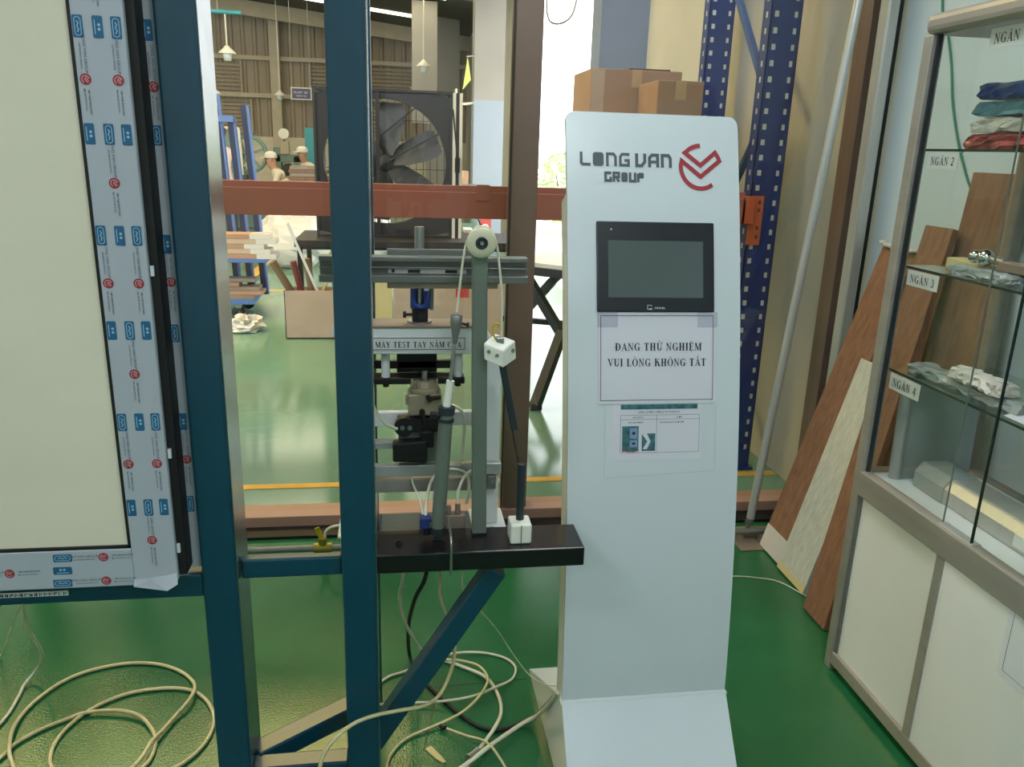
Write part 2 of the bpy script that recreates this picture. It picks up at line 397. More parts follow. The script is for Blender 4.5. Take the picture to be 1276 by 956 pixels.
# ================================================================ THE SETTING
WX = 1.86      # right hand wall
struct('floor', B(-3.2, WX, -2.6, 3.04, -0.06, 0.0), 'floor_green')
struct('floor_workshop', B(-12, WX, 3.10, 22.2, -0.06, -0.004), 'floor_shop')
for i, (x0, x1, y0, y1) in enumerate([(-6, WX-.01, 3.455, 3.505), (-4.0, -0.2, 8.62, 8.68), (-3.2, 0.4, 11.5, 11.62), (-1.72, -1.6, 9.5, 11.5)]):
    struct('trim_%d' % (i+1), B(x0, x1, y0, y1, -0.004, -0.001), 'line_yellow')
for i, (a, b) in enumerate([((.10, 1.99), (.37, 2.00)), ((.06, 1.74), (.12, 2.05))]):
    struct('trim_%d' % (i+5), MB().bar((a[0], a[1], 0.0005), (b[0], b[1], 0.0005), .004, .001), 'floor_joint')
struct('wall_right', B(WX, WX+.12, -2.6, 3.06, 0, 2.85), 'wall_cool')
struct('wall_left', B(-3.32, -3.2, -2.6, 3.04, 0, 2.85), 'wall_office')
struct('wall_front', B(-3.32, WX+.12, -2.72, -2.6, 0, 2.85), 'wall_office')
struct('ceiling', B(-3.32, WX+.12, -2.72, 3.16, 2.85, 2.93), 'ceiling_white')
# glazed partition
win = sroot('window_1', (0, 3.1, 0))
for x0, x1 in ((-3.2, -3.12), (-1.45, -1.36), (.43, .53), (1.772, 1.852)):
    B(x0, x1, 3.05, 3.15, .06, 2.85).build('mullion', 'brown_alu', win, .003)
B(-3.2, 1.858, 3.04, 3.16, 0, .055).build('bottom_rail', 'rail_pink', win, .003)
B(-3.2, 1.858, 2.95, 3.04, 0, .012).build('bottom_track', 'black_metal', win)
B(-3.2, 1.858, 3.05, 3.15, 2.45, 2.53).build('top_rail', 'brown_alu', win, .003)
for x0, x1 in ((-3.12, -1.45), (-1.36, .43), (.53, 1.772)):
    B(x0, x1, 3.098, 3.104, .055, 2.45).build('pane', 'glass_window', win)
    B(x0, x1, 3.098, 3.104, 2.53, 2.85).build('pane', 'glass_window', win)
for x in (.472,): 
    B(x-.052, x-.047, 3.02, 3.05, .02, 2.45).build('seal', 'black_rubber', win)
# workshop shell
struct('wall_beyond', MB().box(WX, WX+.2, 3.06, 7.3, -.06, 5.2).box(WX, WX+.2, 12.0, 22.2, -.06, 5.2).box(WX, WX+.2, 7.3, 12.0, 3.8, 5.2), 'wall_beige')
cm = MB()   # corrugated sheet of the far wall
px, n = -12.0, 0; line = []
while px < WX:
    for dx, dy in ((0, 0), (.16, 0), (.19, -.04), (.25, -.04), (.28, 0)):
        line.append((px+dx, 22.0+dy))
    px += .28
vv = [(x, y, 1.62) for x, y in line]+[(x, y, 6.6) for x, y in line]; L_ = len(line)
cm.add(vv, [(i, i+1, L_+i+1, L_+i) for i in range(L_-1)])
wf = struct('wall_far', cm, 'wall_metal')
struct('wall_far_base', B(-12, WX, 21.9, 22.1, 0, 1.62), 'wall_low')
struct('wall_workshop_left', B(-12.2, -12, 3.1, 22.2, 0, 6.6), 'wall_beige')
k = 0
for z in (2.55, 3.42): struct('trim_%d' % (30+k), B(-12, WX, 21.78, 21.92, z, z+.10), 'steel_beige'); k += 1
for x in (-8.6, -2.88): struct('trim_%d' % (30+k), B(x-.12, x+.12, 21.62, 21.9, 0, 4.9), 'steel_beige'); k += 1
def roofz(x): return 4.32-.105*x
struct('ceiling_workshop', MB().hexa([(-12.2, 3.1, roofz(-12.2)), (2.06, 3.1, roofz(2.06)), (2.06, 22.2, roofz(2.06)), (-12.2, 22.2, roofz(-12.2)), (-12.2, 3.1, roofz(-12.2)+.1), (2.06, 3.1, roofz(2.06)+.1), (2.06, 22.2, roofz(2.06)+.1), (-12.2, 22.2, roofz(-12.2)+.1)]), 'roof_grey')
for y in (21.3, 14.5, 9.0):
    rr = MB().hexa([(-12, y-.09, roofz(-12)-.34), (WX, y-.09, roofz(WX)-.34), (WX, y+.09, roofz(WX)-.34), (-12, y+.09, roofz(-12)-.34), (-12, y-.09, roofz(-12)-.01), (WX, y-.09, roofz(WX)-.01), (WX, y+.09, roofz(WX)-.01), (-12, y+.09, roofz(-12)-.01)])
    struct('trim_%d' % (30+k), rr, 'steel_beige'); k += 1
for x0, x1, y0, y1 in ((-5.5, .9, 19.3, 19.65), (-9, 1, 15.6, 16.8), (-9, 1, 12.4, 13.2), (-7, 0, 5.6, 7.4)):  # farthest strip is in view; nearer ones are unseen, added to light the workshop
    struct('window_%d' % (k), MB().hexa([(x0, y0, roofz(x0)-.02), (x1, y0, roofz(x1)-.02), (x1, y1, roofz(x1)-.02), (x0, y1, roofz(x0)-.02), (x0, y0, roofz(x0)-.005), (x1, y0, roofz(x1)-.005), (x1, y1, roofz(x1)-.005), (x0, y1, roofz(x0)-.005)]), 'skylight' if y0 > 8 else 'skylight_glint'); k += 1
# louvred bays in the far wall
for x0, x1, z0, z1 in ((-8.2, -3.75, 2.62, 3.40), (-8.2, -3.55, 1.7, 2.5), (-2.05, .5, 2.66, 3.40), (-2.0, .2, 1.66, 2.5)):
    lv = MB()
    z = z0
    while z < z1-.06:
        lv.hexa([(x0, 21.90, z), (x1, 21.90, z), (x1, 21.95, z+.05), (x0, 21.95, z+.05), (x0, 21.90, z+.012), (x1, 21.90, z+.012), (x1, 21.95, z+.062), (x0, 21.95, z+.062)]); z += .092
    lv.box(x0-.05, x0, 21.86, 21.95, z0, z1).box(x1, x1+.05, 21.86, 21.95, z0, z1)
    struct('window_%d' % k, lv, 'wall_louvre'); k += 1
# columns along the right wall of the workshop
struct('trim_60', B(1.50, WX, 6.2, 6.48, 0, 4.2), 'column_blue')
struct('trim_61', B(1.12, 1.55, 12.0, 12.35, 2.16, 4.3), 'column_beige')
struct('trim_62', B(1.12, 1.55, 12.0, 12.35, 0, 2.16), 'column_white')
struct('trim_63', B(.72, 1.44, 19.0, 19.5, 0, 4.4), 'column_beige')
struct('trim_64', B(.36, .85, 17.0, 17.4, 1.95, 4.2), 'column_beige')
# outdoors beyond the loading opening
struct('ground_outside', B(WX+.2, 30, 0, 40, -.1, -.01), 'concrete')

# ================================================================ CEILING LIGHTS OF THE OFFICE
for i, (x, y, lb) in enumerate([(-1.6, .2, 'square recessed LED ceiling panel behind the camera on the left'), (.6, .2, 'square recessed LED ceiling panel above the kiosk side of the room'), (-1.6, 2.0, 'square recessed LED ceiling panel over the door test frame'), (.6, 2.0, 'square recessed LED ceiling panel over the white kiosk'), (.6, -1.5, 'square recessed LED ceiling panel at the rear of the room on the right'), (-1.6, -1.5, 'square recessed LED ceiling panel at the rear of the room on the left')]):
    t = thing('ceiling_light', (x, y, 2.85), lb, 'ceiling light', 'LED panels in the office ceiling')
    fr = MB()
    for a in ((-.3, .3, -.3, -.27), (-.3, .3, .27, .3), (-.3, -.27, -.27, .27), (.27, .3, -.27, .27)): fr.box(x+a[0], x+a[1], y+a[2], y+a[3], 2.82, 2.85)
    fr.build('frame', 'white_paint', t)
    B(x-.27, x+.27, y-.27, y+.27, 2.83, 2.848).build('diffuser', 'led', t)

# ================================================================ KIOSK
KX0, KX1 = .385, .795
def kY(z):
    d = z-.235; return 1.6+.068*d+.1062*d*d
def kp(x, z, off=0.0): return (x, kY(z)-off, z)
kiosk = thing('information_kiosk', (.59, 1.8, 0), 'white curved floor-standing kiosk with touch screen and red logo', 'kiosk')
def ksheet(poly_fn, z0, z1, off0, off1, n=24, corner=0.0):
    m = MB(); v = []; hts = [z0+(z1-z0)*i/n for i in range(n+1)]
    if corner: hts = [z for z in hts if z < z1-corner]+[z1-corner+corner*math.sin(R(a)) for a in (0, 18, 36, 54, 72, 90)]
    for z in hts:
        x0, x1 = poly_fn(z)
        v += [kp(x0, z, off0), kp(x1, z, off0), kp(x1, z, off1), kp(x0, z, off1)]
    f = []
    for k in range(len(hts)-1):
        a = 4*k; b = a+4
        f += [(a, a+1, b+1, b), (a+1, a+2, b+2, b+1), (a+2, a+3, b+3, b+2), (a+3, a, b, b+3)]
    f += [(3, 2, 1, 0), (len(v)-4, len(v)-3, len(v)-2, len(v)-1)]
    return m.add(v, f)
def kcorner(z, r=.022, zt=1.588):
    d = max(0, z-(zt-r)); e = r-math.sqrt(max(0, r*r-d*d)); return (KX0+e, KX1+(-.007 if z > 1.3 else 0)*0-e)
ksheet(kcorner, .225, 1.588, 0, -.012, 30, .022).build('front_panel', 'kiosk_white', kiosk)
def khb(z): return (KX0+.002, KX1-.002)
hs = ksheet(khb, .20, 1.385, -.012, -.075, 24)
hs.add([kp(KX0+.002, 1.385, -.012), kp(KX1-.002, 1.385, -.012), kp(KX1-.002, 1.385, -.075), kp(KX0+.002, 1.385, -.075), kp(KX0+.002, 1.41, -.012), kp(KX1-.002, 1.41, -.012)], [(0, 1, 5, 4), (1, 2, 5), (2, 3, 4, 5), (3, 0, 4)])
hs.build('rear_housing', 'kiosk_side', kiosk)
MB().prism([(1.415, 0), (1.598, .233), (1.615, .233), (2.03, .012), (2.03, 0)], KX0-.002, KX1+.002, 'x').build('base', 'kiosk_white', kiosk, .002)
B(KX0-.004, KX1+.004, 1.594, 1.612, .224, .229).build('base_seam', 'kiosk_side', kiosk)
def dense(pts, n=8, closed=False):
    q = []; m = len(pts)
    for i in range(m if closed else m-1):
        a = pts[i]; b = pts[(i+1) % m]
        q += [(a[0]+(b[0]-a[0])*k/n, a[1]+(b[1]-a[1])*k/n) for k in range(n)]
    return q if closed else q+[pts[-1]]
def kdecal(polys, off, name, m, parent): return MB().flat(polys, lambda u, v: kp(u, v, off)).build(name, m, parent)
# lettering
def wordmark():
    H, W, s = .030, .024, .0062; out = []; x = .4165; z0 = 1.470; G = .0305
    def st(p, w_=s): return stroke([(x+u*W, z0+v*H) for u, v in p], w_)
    out += st([(.1, 1), (.1, .22), (.24, .1), (1, .1)]); x += G-.001
    out += [rrect(x, z0, x+W*1.05, z0+H, .006)]; x += G+.001
    out += st([(.1, 0), (.1, .9), (.72, .9), (.9, .7), (.9, 0)]); x += G
    out += st([(1, .9), (.28, .9), (.1, .72), (.1, .1), (.9, .1), (.9, .45), (.5, .45)]); x += G+.008
    out += st([(.1, 1), (.1, .1), (.6, .1), (.9, .4), (.9, 1)], s*1.15); x += G
    out += st([(.1, 0), (.1, .7), (.35, .9), (.9, .9), (.9, 0)], s*1.15)+st([(.1, .4), (.9, .4)]); x += G
    out += st([(.1, 0), (.1, .9), (.72, .9), (.9, .7), (.9, 0)], s*1.15)
    H, W, s, G = .021, .0150, .0028, .0192; x = .4735; z0 = 1.4365
    out += st([(1, .9), (.1, .9), (.1, .1), (.9, .1), (.9, .5)]); x += G
    out += st([(.1, 0), (.1, .9), (.9, .9), (.9, .5), (.1, .5)])+st([(.5, .5), (.9, 0)]); x += G
    out += [rrect(x, z0, x+W, z0+H, .004)]; x += G
    out += st([(.1, 1), (.1, .1), (.9, .1), (.9, 1)]); x += G
    out += st([(.1, 0), (.1, .9)])+[rrect(x+W*.1, z0+H*.4, x+W, z0+H, .003)]
    return out
kdecal(wordmark(), .0008, 'lettering', 'logo_grey', kiosk)
lc = (.7015, 1.4735); lr = .050
def lp(a, r): return (lc[0]+lr*r*math.cos(R(a)), lc[1]+lr*r*math.sin(R(a)))
ls = .0098
lg = stroke([(lc[0], lc[1]+lr*.95)]+[lp(a, .95) for a in (100, 112, 124, 136)]+[(lc[0]-lr*.74, lc[1]+lr*.62), (lc[0]+lr*.0, lc[1]+lr*.08), (lc[0]+lr*.72, lc[1]+lr*.66)]+[lp(a, .97) for a in (38, 28, 18)]+[(lc[0]+lr*.0, lc[1]-lr*.42), (lc[0]-lr*.90, lc[1]+lr*.26)]+[lp(a, .95) for a in range(176, 316, 10)], ls)
kdecal(lg, .0008, 'logo', 'logo_red', kiosk)
# touch screen
scr = MB()
zs_ = [1.152+(1.350-1.152)*i/6 for i in range(7)]
ksheet(lambda z: (.451, .730), 1.152, 1.350, .006, 0, 6).build('touch_screen', 'screen_black', kiosk, .003)
ts = [o for o in kiosk.children if o.name.startswith('touch_screen')][0]
kdecal([[(.477, 1.184), (.702, 1.184), (.702, 1.247), (.477, 1.247)], [(.477, 1.247), (.702, 1.247), (.702, 1.309), (.477, 1.309)]], .0068, 'display', 'screen_glass', ts)
kdecal([arc(.4846, 1.333, .0018, .0018, 0, 340, 10)], .0068, 'indicator', 'paper', ts)
kdecal(stroke([(.575, 1.1585), (.569, 1.1585), (.569, 1.1675), (.578, 1.1675), (.578, 1.164)], .0012)+[rc(.573, 1.1575, .580, 1.1605)]+shift(faint_line(.028, .0042, 5), .600, 1.1612), .0068, 'brand_mark', 'paper', ts)
# notice and instruction sheet
note = ksheet(lambda z: (.4535, .7350), .947, 1.150, .0022, .0016, 8).build('notice', 'paper', None)
tag(note, 'white printed notice in black capitals taped under the kiosk screen', 'notice')
kdecal(stroke(dense([(.460, .955), (.7275, .955), (.7275, 1.1435), (.460, 1.1435)], 8, True), .0014, True), .0026, 'border', 'ink', note)
kdecal(serif_text('ĐANG THỬ NGHIỆM', .5965, 1.0745, .0172, .207)+serif_text('VUI LÒNG KHÔNG TẮT', .5935, 1.0395, .0172, .235), .0028, 'lettering', 'ink', note)
for x0, x1, a in ((.452, .500, .0), (.690, .738, .0)):
    ksheet(lambda z: (x0, x1), 1.118, 1.152, .0030, .0026, 3).build('tape', 'tape_clear', note)
doc = ksheet(lambda z: (.487, .7015), .8195, .945, .0014, .0008, 6).build('instruction_sheet', 'paper', None)
tag(doc, 'instruction sheet with a photo table half covered by the notice', 'paper')
kdecal(stroke(dense([(.508, .835), (.697, .835), (.697, .921), (.508, .921)], 6, True), .0008, True)+stroke(dense([(.594, .835), (.594, .921)]), .0008)+stroke([(.508, .911), (.697, .911)], .0007), .0018, 'table_lines', 'ink_soft', doc)
kdecal(shift(faint_line(.026, .0036, 6), .55, .9155)+shift(faint_line(.016, .0036, 7), .65, .9155)+shift(faint_line(.06, .0034, 8), .632, .904)+shift(faint_line(.10, .0036, 9), .60, .9275)+shift(faint_line(.036, .0034, 10), .545, .904), .0018, 'caption', 'ink', doc)
kdecal([rc(.508, .934, .692, .945)], .0018, 'photo', 'print_teal', doc)
kdecal([rc(.512, .838, .551, .896)], .0018, 'photo', 'print_teal', doc)
kdecal([rc(.559, .839, .591, .879)], .0018, 'photo', 'print_teal', doc)
kdecal([rc(.530, .868, .548, .892), rc(.530, .848, .548, .864)], .0021, 'photo_detail', 'print_blue', doc)
kdecal([[(.558, .879), (.571, .879), (.580, .861), (.571, .843), (.561, .843), (.572, .861)]], .0021, 'photo_detail', 'paper', doc)
kdecal([rc(.536, .877, .543, .883), rc(.536, .854, .543, .859)], .0023, 'photo_detail', 'ink', doc)
kdecal(stroke(arc(.533, .843, .018, .006, 160, 380, 12), .0012), .0023, 'photo_detail', 'print_red', doc)
sl = ksheet(lambda z: (.471, .7365), .778, .945, .0006, .0002, 4).build('plastic_sleeve', 'kiosk_white', None)
tag(sl, 'clear plastic sleeve stuck on the kiosk around the instruction sheet', 'sleeve')
kdecal(stroke(dense([(.471, .940), (.471, .778), (.737, .789), (.737, .940)]), .0009), .0010, 'sleeve_edge', 'film', sl)

# ================================================================ BLUE TEST FRAME
RIG[0] = True
FLOOR = -.15/.9            # the workshop floor before the rig is scaled about the camera
PF, PB = 1.66, 1.79       # post front and back faces
frame = thing('steel_test_frame', (-.25, 1.75, FLOOR), 'tall blue painted steel frame of square tube standing on the green floor', 'frame')
for x0, x1, y0, y1 in ((-.432, -.357, PF, PB), (-.128, -.052, PF, PB-.05), (-.130, -.056, 2.14, 2.20), (-1.50, -1.425, PF, PB)):
    pq = B(x0, x1, y0, y1, FLOOR, 2.35).build('post', 'blue_paint', frame, .005)
    if y0 < 2: B(x1+.0002, x1+.0022, y0+.006, y1-.004, FLOOR+.05, 2.34).build('polished_side', 'strip_metal', pq)
B(-.353, -.128, 1.69, 1.716, .545, .592).build('rail', 'blue_paint', frame, .004)
B(-1.425, -.432, 1.664, 1.72, .520, .575).build('rail', 'blue_paint', frame, .004)
B(-1.5, -.052, 1.67, 1.74, 2.35, 2.42).build('rail', 'blue_paint', frame, .004)
B(-.357, -.128, 1.665, 1.715, .0, .045).build('rail', 'blue_paint', frame, .004)
B(-.048, .27, 1.825, 1.98, .50, .558).build('rail', 'blue_paint', frame, .004)
B(-.125, -.057, 1.74, 2.14, .50, .558).build('rail', 'blue_paint', frame, .004)
MB().bar((-.36, 1.73, .026), (-.09, 1.915, .026), .055, .05).build('floor_brace', 'blue_paint', frame, .004)
MB().bar((-.07, 1.735, .045), (.235, 1.735, .525), .05, .052, (0, 1, 0)).build('diagonal_brace', 'blue_paint', frame, .004)
MB().bar((-.885, 1.735, .53), (-1.25, 1.735, .0), .05, .05, (0, 1, 0)).build('diagonal_brace', 'blue_paint', frame, .004)

# ================================================================ DOOR UNIT WITH PRINTED FILM
door = thing('sample_door', (-.9, 1.65, .585), 'cream test door leaf in an aluminium frame wrapped in logo film', 'door')
DF = 1.612
B(-1.33, -.558, DF+.008, DF+.036, .672, 2.0).build('panel', 'cream_panel', door)
sg = MB()
sg.box(-.562, -.556, DF+.002, DF+.02, .672, 2.0).box(-1.33, -.556, DF+.002, DF+.02, .672, .678)
sg.build('panel_gasket', 'black_rubber', door)
stl = B(-.556, -.468, DF, DF+.05, .592, 2.06).build('stile', 'film', door, .002)
rl = B(-1.33, -.556, DF, DF+.05, .585, .672).build('bottom_rail', 'film', door, .002)
B(-1.41, -1.33, DF, DF+.05, .585, 2.06).build('stile', 'film', door, .002)
B(-1.33, -.556, DF, DF+.05, 2.0, 2.06).build('top_rail', 'film', door, .002)
B(-.468, -.452, DF+.012, DF+.07, .60, 2.06).build('edge_gasket', 'black_rubber', door)
for z in (1.245, .87, .655): B(-.466, -.460, DF+.006, DF+.02, z, z+.02).build('edge_clip', 'paper', door)
# loose corner of film at the foot of the stile
MB().add([(-.556, DF-.001, .600), (-.468, DF-.001, .612), (-.466, DF-.012, .590), (-.486, DF-.02, .580), (-.553, DF-.018, .592), (-.52, DF-.014, .606)], [(0, 5, 4), (0, 1, 5), (1, 2, 5), (2, 3, 5), (3, 4, 5)]).build('loose_film', 'film', door)
jamb = thing('door_jamb', (-.45, 1.69, .59), 'film-wrapped aluminium jamb between the black door edge and blue post', 'jamb')
B(-.470, -.433, 1.675, 1.700, .59, 2.35).build('profile', 'film', jamb, .001)
MARK_FILM = {}
def film_marks(fn, vertical, rows, logos, parent):
    blue = []; light = []; red = []; pale = []; ink = []
    tr = (lambda ps: rot90(ps)) if vertical else (lambda ps: ps)
    if 't1' not in MARK_FILM:
        MARK_FILM['t1'] = sans_mesh('LONG VAN GROUP', .0072); MARK_FILM['t2'] = faint_line(.042, .0026, 2); MARK_FILM['t3'] = faint_line(.044, .0030, 3); MARK_FILM['t4'] = faint_line(.040, .0028, 4)
    for u, v, kind in rows:
        loc = [rrect(-.0185, -.0088, .0185, .0088, .0028)]
        blue += shift(tr(loc), u, v)
        if kind == 'pill':
            light += shift(tr(stroke(rrect(-.0150, -.0052, .0150, .0052, .0045), .0013, True)+stroke([(-.009, -.0012), (-.005, .0014), (0, -.0012), (.005, .0014), (.010, -.0012)], .0018)), u, v)
        else:
            light += shift(tr([arc(-.0036, .0022, .0026, .0026, 0, 330, 10), arc(.0036, .0022, .0026, .0026, 0, 330, 10), rc(-.012, -.0055, .012, -.0040)]), u, v)
    for u, v in logos:
        red += shift(tr([arc(0, 0, .0098, .0098, 0, 345, 22)]), u, v)
        pale += shift(tr(stroke(arc(0, 0, .0062, .0062, 100, 330, 12), .0014)+stroke([(-.006, .003), (0, -.0015), (.006, .0035)], .0014)+stroke([(-.004, .0055), (0, .002), (.004, .0055)], .0012)), u, v)
        ink += shift(tr(shift(MARK_FILM['t1'], -.042, .0030)+shift(MARK_FILM['t2'], -.038, -.0042)+shift(MARK_FILM['t3'], .040, .0034)+shift(MARK_FILM['t4'], .036, -.0034)), u, v)
    f0 = lambda d: (lambda u, v: fn(u, v, d))
    for polys, nm, m, d in ((blue, 'blue_print', 'film_blue', .0006), (light, 'light_print', 'film_light', .0010), (red, 'red_print', 'film_red', .0006), (pale, 'pale_print', 'film_pale', .0010), (ink, 'film_lettering', 'film_ink', .0006)):
        if polys: MB().flat(polys, f0(d)).build(nm, m, parent)
rows, logos = [], []
zz = [1.868, 1.684, 1.504, 1.322, 1.140, .952, .765]
for i, z in enumerate(zz):
    for j, u in enumerate((-.5455, -.5125, -.482)):
        rows.append((u, z-.004*j*0, 'pill' if (i+j) % 2 else 'dots'))
for i, z in enumerate([1.777, 1.597, 1.418, 1.232, 1.052, .862, .690]):
    logos += ([(-.542, z), (-.487, z)] if i % 2 else [(-.512, z)])
film_marks(lambda u, v, d: (u, DF-d, v), True, rows, logos, stl)
film_marks(lambda u, v, d: (u, DF-d, v), False, [(-.692, .656, 'pill'), (-.695, .627, 'dots'), (-.698, .598, 'pill'), (-.905, .656, 'dots'), (-.905, .627, 'pill'), (-.905, .598, 'dots')], [(-.612, .655), (-.612, .600), (-.798, .625), (-1.0, .655), (-1.0, .6)], rl)
film_marks(lambda u, v, d: (u, 1.675-d, v), True, [(-.447, z, kd) for z, kd in ((1.690, 'dots'), (1.505, 'pill'), (1.30, 'dots'), (1.12, 'pill'), (.93, 'dots'), (.742, 'pill'))], [(-.445, z) for z in (1.592, 1.225, .845)], jamb)
tape = B(-1.05, -.712, 1.6615, 1.6638, .540, .5515).build('marking_tape', 'paper_label', None)
tag(tape, 'thin white strip printed with dark characters stuck on the rail below the door', 'tape')
tm = []
for i in range(34):
    x = -1.045+i*.0098; tm += [rc(x, .542, x+.002, .549), rc(x+.003, .542+random.choice((0, .003, .005)), x+.0065, .5445+random.choice((0, .003, .0045)))]
MB().flat(tm, lambda u, v: (u, 1.6610, v)).build('print', 'ink', tape)

# ================================================================ BLACK PLANK AND ITS MECHANISM
plank = thing('support_plank', (.19, 1.735, .552), 'thick black painted wooden plank projecting from the blue post', 'plank')
B(-.052, .437, 1.672, 1.798, .552, .600).build('board', 'black_paint', plank, .003)
MB().lathe((.001, 1.728, .600), (0, 0, 1), [(0, .0085), (.003, .0085), (.004, .007), (.0041, 0)], 14).cyl((.001, 1.728, .602), (.001, 1.728, .609), .006, n=6).build('bolt', 'black_metal', plank)
B(.13, .30, 1.69, 1.79, .5475, .552).build('bracket_plate', 'steel', plank)
MB().tube([(.121, 1.78, .640), (.120, 1.73, .640), (.1195, 1.664, .636), (.1195, 1.663, .60), (.1195, 1.664, .548)], .0032, 8, sub=3).build('hook_rod', 'steel', plank)

rs = thing('roller_stand', (.194, 1.765, .6), 'grey aluminium upright with a cream roller on top, bolted to the black plank', 'test stand')
MB().bar((.194, 1.768, .600), (.183, 1.768, 1.285), .034, .030, (0, 1, 0)).build('upright', 'alu_green', rs, .003)
MB().cyl((.184, 1.728, 1.304), (.184, 1.785, 1.304), .004, n=12).build('axle', 'steel', rs)
rw = MB().lathe((.184, 1.752, 1.304), (0, -1, 0), [(-.012, .012), (-.012, .024), (-.010, .031), (.002, .029), (.012, .033), (.016, .031), (.016, .012)], 30).build('roller', 'roller_cream', rs)
MB().lathe((.184, 1.738, 1.304), (0, -1, 0), [(0, .0135), (.004, .0135), (.004, .009), (.002, .008), (.002, .004), (.006, .004), (.006, 0)], 20).build('hub', 'plastic_dark', rw)
B(.176, .212, 1.752, 1.785, .600, .606).build('foot', 'black_metal', rs)
MB().tube([(.1335, 1.752, 1.150), (.138, 1.75, 1.20), (.146, 1.748, 1.27), (.153, 1.748, 1.305), (.168, 1.748, 1.332), (.186, 1.748, 1.338), (.205, 1.748, 1.330), (.217, 1.748, 1.304), (.224, 1.748, 1.26), (.232, 1.749, 1.19), (.234, 1.75, 1.085)], .0027, 8).build('pull_cable', 'hose_white', rs)

cy = thing('pneumatic_cylinder', (.092, 1.742, .6), 'slim grey-green pneumatic cylinder leaning beside the roller upright', 'cylinder')
c0, c1 = Vector((.093, 1.745, .628)), Vector((.112, 1.75, .925))
dC = (c1-c0).normalized()
MB().cyl(c0, c1, .0165, n=22).build('barrel', 'alu_green', cy)
MB().cyl(c1-dC*.012, c1+dC*.006, .0195, n=20).cyl(c1-dC*.030, c1-dC*.022, .019, n=20).build('collar', 'plastic_dark', cy)
MB().cyl(c1+dC*.006, (.1205, 1.752, .992), .0092, n=16).build('rod_sleeve', 'nylon', cy)
MB().cyl((.1205, 1.752, .99), (.129, 1.752, 1.085), .0045, n=12).build('rod', 'steel', cy)
MB().lathe((.1290, 1.752, 1.078), (.06, 0, 1), [(0, .005), (.008, .007), (.012, .0065), (.02, .0078), (.048, .0135), (.064, .0135), (.066, .010), (.066, 0)], 18).build('clevis', 'alu_dark', cy)
MB().cyl((.140, 1.752, 1.125), (.158, 1.752, 1.121), .003, n=8).cyl((.155, 1.752, 1.1215), (.160, 1.752, 1.1205), .006, n=10).build('clevis_pin', 'black_metal', cy)
MB().cyl((.093, 1.745, .615), (.0935, 1.745, .632), .0185, n=18).box(.082, .104, 1.733, 1.757, .6, .618).build('base_clevis', 'plastic_dark', cy, .002)
MB().box(.050, .074, 1.74, 1.765, .628, .656).cyl((.074, 1.752, .648), (.088, 1.75, .648), .007, n=12).build('flow_valve', 'fitting_blue', cy, .002)
MB().cyl((.066, 1.748, .628), (.066, 1.748, .612), .009, n=12).cyl((.058, 1.748, .620), (.048, 1.748, .620), .0045, n=10).build('valve_fitting', 'black_metal', cy)
MB().cyl((.113, 1.747, .913), (.085, 1.744, .911), .006, n=10).box(.074, .09, 1.736, 1.752, .903, .919).build('upper_fitting', 'black_metal', cy, .002)

gb = thing('sample_clamp', (.23, 1.75, .88), 'white nylon clamp block with a dark handle hanging on the pull cable', 'clamp')
MB().hexa([(.193, 1.73, 1.046), (.236, 1.722, 1.028), (.272, 1.76, 1.040), (.225, 1.772, 1.056), (.191, 1.73, 1.084), (.236, 1.722, 1.068), (.268, 1.76, 1.083), (.222, 1.772, 1.098)]).build('block', 'nylon', gb, .003)
for x, z in ((.203, 1.066), (.222, 1.057)): MB().cyl((x, 1.722, z), (x+.002, 1.734, z), .0042, n=12).build('screw', 'steel', gb)
MB().cyl((.262, 1.748, 1.062), (.255, 1.757, 1.062), .005, n=12).build('screw', 'steel', gb)
MB().bar((.237, 1.748, 1.036), (.2705, 1.752, .872), .017, .017, (0, 1, 0)).build('handle', 'plastic_dark', gb, .003)
MB().tube([(.222, 1.75, 1.085), (.214, 1.75, 1.11), (.222, 1.75, 1.125), (.232, 1.75, 1.112), (.238, 1.75, 1.088)], .002, 6).build('yellow_wire', 'handle_yellow', gb)
B(.222, .240, 1.742, 1.758, 1.076, 1.094).build('cable_ferrule', 'steel', gb, .002)
MB().tube([(.262, 1.752, .89), (.268, 1.752, .86), (.276, 1.752, .82), (.284, 1.75, .785)], .0018, 6).build('tether', 'black_rubber', gb)

lb = thing('plank_clamp', (.288, 1.735, .6), 'white nylon block holding a dark upright tube on the black plank', 'clamp')
MB().box(.262, .313, 1.700, 1.756, .600, .650).build('block', 'nylon', lb, .004)
MB().box(.2865, .2885, 1.6985, 1.7002, .601, .649).build('slit', 'alu_dark', lb)
MB().cyl((.288, 1.733, .640), (.2885, 1.735, .790), .0095, n=18).lathe((.2885, 1.735, .790), (0, 0, 1), [(0, .0095), (.001, .0095), (.001, .007), (-.01, .007)], 18).build('tube', 'plastic_dark', lb)

